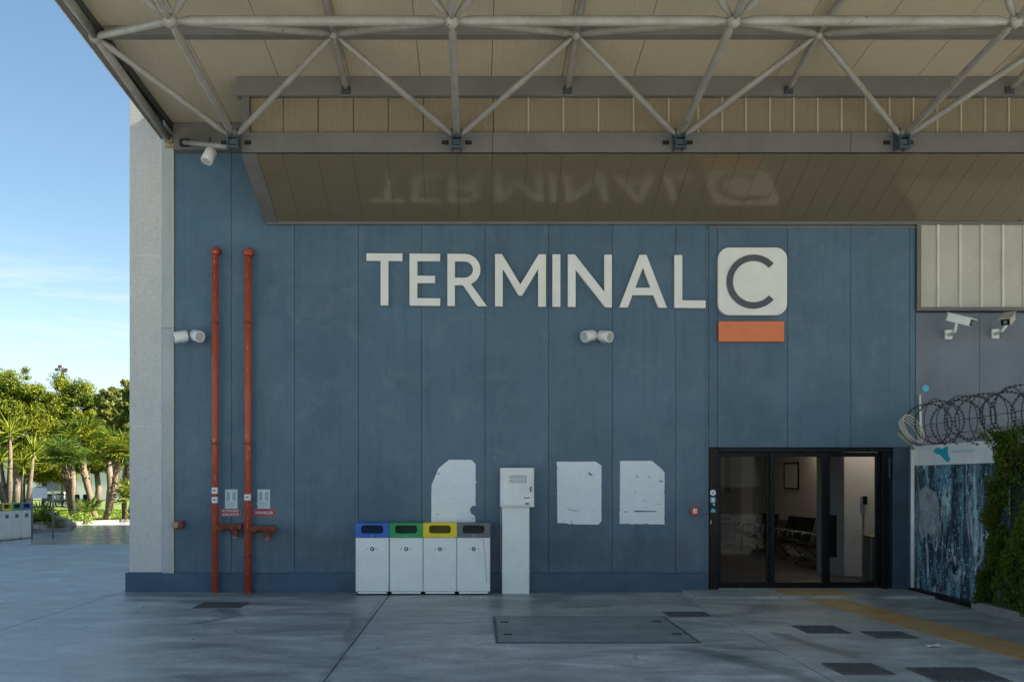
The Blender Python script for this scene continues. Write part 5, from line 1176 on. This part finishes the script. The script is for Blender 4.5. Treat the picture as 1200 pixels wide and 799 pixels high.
fm_y, fm_d = frond_mesh(m_frond), frond_mesh(m_frond2)
def palm(crown_px, trunk_px, d, n, scale, me, lab, seed, rt=.14, up=-.35):
    rnd = random.Random(seed); pts = [U(x, y, d) for x, y in trunk_px]; pts[-1].z = -.02
    t = thing('fan_palm', lab, 'palm tree', (pts[-1].x, d, 0), group='fan palms in the garden')
    path = []
    for i in range(len(pts) - 1):
        for k in range(6): path.append(pts[i].lerp(pts[i + 1], k / 6))
    path.append(pts[-1])
    for _ in range(4): path = [path[0]] + [(path[i - 1] + path[i] * 2 + path[i + 1]) / 4 for i in range(1, len(path) - 1)] + [path[-1]]
    rr = [.8 * rt * (1.15 - .25 * i / len(path)) * (1 + .10 * (i % 2)) for i in range(len(path))]
    MB().tube(path, rr, 12).build('trunk', m_palmtrunk, t)
    # fibrous leaf bases under the crown
    b = MB()
    for k in range(40):
        q = path[0].lerp(path[min(9, len(path) - 1)], rnd.random()); a = rnd.uniform(0, 6.28); o_ = Vector((math.cos(a), math.sin(a), 0))
        b.tube([q + o_ * rt * .8, q + o_ * rt * 1.5 + Vector((0, 0, .12))], [.03, .008], 4)
    b.build('leaf_bases', m_palmtrunk, t)
    c = U(*crown_px, d)
    for k in range(n):
        a = k * 2.39996 + rnd.uniform(-.2, .2); el_ = rnd.uniform(up - .15, 1.35)
        o = link('frond', me, t, local=False); s = scale * rnd.uniform(1.0, 1.3)
        o.matrix_parent_inverse = PW(t).inverted(); o.location = c + Vector((math.cos(a), math.sin(a), 0)) * .08 * scale
        o.rotation_euler = (rnd.uniform(-.5, .5), -el_, a); o.scale = (s, s, s)
palm((95, 519), [(96, 528), (97, 548), (104, 575), (112, 604)], 43.5, 60, 1.18, fm_y, 'largest fan palm with bright yellow green crown in the middle', 11, .17)
palm((76, 537), [(76, 543), (78, 560), (81, 585), (86, 606)], 41.5, 46, .95, fm_d, 'darker fan palm leaning left in front of the bright one', 12, .15)
palm((138, 530), [(138, 540), (135, 565), (130, 590), (122, 612)], 40.5, 50, .95, fm_y, 'fan palm with strongly curved brown trunk near the concrete corner', 13, .15)
palm((154, 535), [(150, 545), (145, 570), (146, 611)], 41.5, 40, .95, fm_y, 'fan palm with upright dark trunk half hidden by the concrete corner', 14, .13)
palm((104, 599), [(104, 604), (104, 613)], 40.2, 22, .62, fm_d, 'small ground hugging fan palm beside the bollards', 15, .07, .1)
palm((156, 585), [(154, 596), (154, 612)], 41, 26, .9, fm_y, 'low young fan palm at the foot of the hidden trunk', 16, .1, .0)
palm((48, 611), [(48, 616), (48, 624)], 33.5, 24, .62, fm_y, 'small fan palm growing between rocks behind the sign frame', 17, .07, .0)
# yucca
def blade_mesh():
    b = MB(); w_ = .035
    b.add([(0, -w_ * .6, 0), (0, w_ * .6, 0), (.3, w_, .02), (.3, -w_, .02), (.75, 0, -.05), (.3, 0, .0), (0, 0, -.008)], [(0, 6, 5, 3), (6, 1, 2, 5), (3, 5, 4), (5, 2, 4)])
    return b.mesh('leaf', m_frond)
bm_ = blade_mesh()
def yucca(stems, d, lab, seed, sc=1.0, ns=34):
    rnd = random.Random(seed); b0 = U(*stems[0][-1], d)
    t = thing('yucca', lab, 'yucca', (b0.x, d, 0), group='yuccas at the left edge')
    for s in stems:
        pts = [U(x, y, d) for x, y in s]; pts[-1].z = max(-.02, pts[-1].z) if pts[-1].z > .3 else -.02
        MB().tube(pts, [.06] + [.09] * (len(pts) - 2) + [.14], 8).build('trunk', m_trunk, t)
        c = pts[0]
        for k in range(ns):
            a = k * 2.4; e_ = rnd.uniform(-.45, 1.4); o = link('leaf', bm_, t); o.location = c + Vector((0, 0, rnd.uniform(-.25, .1))); o.rotation_euler = (rnd.uniform(-.4, .4), -e_, a); q = sc * rnd.uniform(.9, 1.3); o.scale = (q, q, q)
yucca([[(12, 507), (12, 545), (9, 600)], [(1, 540), (4, 565), (9, 600)]], 38, 'tall yucca with spiky rosettes and bare trunks at the left edge', 21, 1.25)
yucca([[(28, 545), (27, 570), (26, 606)], [(40, 530), (36, 560), (30, 606)]], 40, 'yucca with pale trunks behind the sign frame', 22, 1.05)
yucca([[(-14, 535), (-4, 560), (14, 612)]], 36, 'leaning yucca trunk entering from the left picture edge', 23, 1.1)
# rocks
def rock(px, py, d, r, lab, seed):
    rnd = random.Random(seed); b = MB(); c = U(px, py, d); b.sphere((0, 0, 0), 1, 12, 8)
    b.v = [((x * r * (1 + .2 * math.sin(5 * y + seed) + .08 * math.sin(9 * z))), y * r * .8 * (1 + .15 * math.sin(4 * z + seed)), z * r * .62 * (1 + .12 * math.sin(6 * x + seed))) for x, y, z in b.v]
    b.v = [(x + c.x, y + d, max(-.02, z + r * .35)) for x, y, z in b.v]
    tag(b.build('rock', m_rock), lab, 'rock')
rock(55, 604, 35.5, .60, 'large tan rock behind the small palm near the sign frame', 1); rock(66, 611, 34.5, .5, 'rounded tan rock right of the sign post', 2); rock(44, 618, 33, .28, 'small brown rock beside the blue lidded bin', 3)
rock(118, 612, 41, .16, 'small dark stone at the kerb by the curved palm', 4)
# low bright shrub
t = thing('low_shrub', 'low bright green shrub at the kerb left of the bollards', 'shrub', (U(91, 0, 38.9).x, 38.9, 0))
cxs = U(91, 0, 38.9).x; crown([(cxs - .35, 38.9, .16, .3), (cxs, 38.9, .2, .34), (cxs + .35, 38.9, .15, .28)], 1500, .10, m_grass, 'foliage', t, .7)
# bollards
for (px, lab) in ((90.5, 'grey bollard with dark lamp head on the lawn, left of the two'), (100, 'grey bollard with dark lamp head on the lawn, right of the two')):
    d = 40.8; x = WX(px, d); t = thing('bollard', lab, 'bollard', (x, d, 0), group='bollards on the lawn')
    MB().tube([(x, d, 0), (x, d, .85)], .07, 12).build('post', m_steel, t); MB().tube([(x, d, .85), (x, d, .88), (x, d, 1.12), (x, d, 1.15)], [.09, .10, .10, .06], 12).build('lamp_head', m_blk, t)
# sign frame
d = 28.9; t = thing('sign_frame', 'bent steel tube frame holding a small pale board beside the distant bins', 'sign stand', (WX(50, d), d, 0))
xl, xr_ = WX(37.5, d), WX(62, d); zt = WZ(570.5, d); r = .18
path = [(xl, d, .0), (xl, d, zt - r)] + [(xl + r - r * math.cos(R(a)), d, zt - r + r * math.sin(R(a))) for a in (30, 60, 90)] + [(xr_ - r + r * math.sin(R(a)), d, zt - r + r * math.cos(R(a))) for a in (0, 30, 60, 90)] + [(xr_, d, 0)]
MB().tube(path, .028, 10).build('hoop', m_steel, t)
MB().tube([(xl, d, .28), (xr_, d, .28)], .016, 8).build('cross_bar', m_steel, t)
MB().cbox(WX(38.5, d), WX(56, d), d - .05, d - .03, WZ(583.5, d), WZ(571.5, d), .006).build('board', m_white, t)
# light mast
d = 75; x = WX(73.5, d); t = thing('light_mast', 'thin mast with floodlights rising above the trees', 'light mast', (x, d, 0))
MB().tube([(x, d, 0), (x, d, WZ(431, d))], [.16, .09], 8).build('mast', m_beam_dk, t)
MB().box(x - .45, x + .45, d - .04, d + .04, WZ(434, d), WZ(433, d)).build('cross_arm', m_beam_dk, t)
for dx_, dz_ in ((-.35, 0), (.32, .0), (-.12, .25), (.12, -.1)): MB().cbox(x + dx_ - .16, x + dx_ + .16, d - .25, d, WZ(433.5, d) + dz_ - .1, WZ(433.5, d) + dz_ + .12, .03).build('floodlight', m_beam, t)
# white building behind the garden
bd = thing('garden_building', 'long low white building with vertical panels behind the trees', 'building', (-40, 86, 0))
zt_ = 4.4
MB().box(-75, -8, 86.12, 94, 0, zt_).build('building_body', m_render, bd)
x = -70.0; k = 0
while x < -16:
    if k % 5 == 4:
        wq = MB().cbox(x + .05, x + 1.3, 86.0, 86.1, .9, 3.3, .02).build('window', m_ink, bd); MB().box(x + .12, x + 1.23, 85.98, 86.0 - .001, .97, 3.23).build('pane', plain('pane_dark', (.08, .1, .12), .15) if k == 4 else bpy.data.materials['pane_dark'], wq)
    else: MB().cbox(x + .02, x + 1.33, 86.0, 86.11, .1, zt_ - .2, .02).build('facade_panel', m_render, bd)
    x += 1.35; k += 1
MB().box(-75.2, -7.8, 85.8, 94.2, zt_ + .003, zt_ + .25).build('roof', m_strip, bd)
# fence of pale posts on the right
# motorbike parked in the shade beyond the lawn
def scooter(px, d, lab, col, s=1.0):
    x = WX(px, d); t = thing('scooter', lab, 'scooter', (x, d, 0), group='scooters parked beyond the lawn')
    for dx_ in (-.6, .6):
        wv = MB(); pts = [(x + dx_ + .24 * math.cos(2 * math.pi * i / 20), d, .29 + .24 * math.sin(2 * math.pi * i / 20)) for i in range(21)]; wv.tube(pts, .055, 8); wv.build('wheel', m_blk, t)
        MB().tube([(x + dx_, d - .04, .29), (x + dx_, d + .04, .29)], .13, 12).build('rim', m_steel, t)
    cm = plain('scooter_paint', col, .3)
    MB().prism([(x - .8, .55), (x - .35, .40), (x + .30, .34), (x + .45, .55), (x + .55, .95), (x + .42, 1.0), (x + .25, .52), (x - .1, .55), (x - .25, .8), (x - .75, .85)], d - .14, d + .14).build('body', cm, t)
    MB().cbox(x - .75, x - .05, d - .13, d + .13, .82, .92, .03).build('seat', m_blk, t)
    MB().tube([(x + .60, d, .3), (x + .44, d, 1.05)], .03, 8).build('fork', m_steel, t)
    MB().tube([(x + .38, d - .3, 1.1), (x + .44, d, 1.06), (x + .38, d + .3, 1.1)], .02, 8).build('handlebar', m_blk, t)
    MB().sphere((x + .52, d, .95), .09, 10, 6).build('headlight', m_white, t)
scooter(66, 62, 'dark scooter parked under the trees behind the lawn, left one', (.03, .04, .06)); scooter(80, 64, 'pale scooter parked under the trees behind the lawn, right one', (.4, .42, .45))

# scattered dry leaves and grit on the forecourt
b = MB()
for k in range(70):
    x_, y_ = RNG.uniform(-6, 6), 14.6 - abs(RNG.normal()) * 2.6
    if y_ < 7.8: continue
    a = RNG.uniform(0, 6.28); s_ = RNG.uniform(.008, .022); c_, n_ = math.cos(a) * s_, math.sin(a) * s_
    b.add([(x_ - c_, y_ - n_, .003), (x_ + n_ * .5, y_ - c_ * .5, .009), (x_ + c_, y_ + n_, .004), (x_ - n_ * .5, y_ + c_ * .5, .010)], [(0, 1, 2, 3)])
tag(b.build('leaf_litter', plain('dry_leaf', (.10, .075, .045), .8)), kind='stuff')
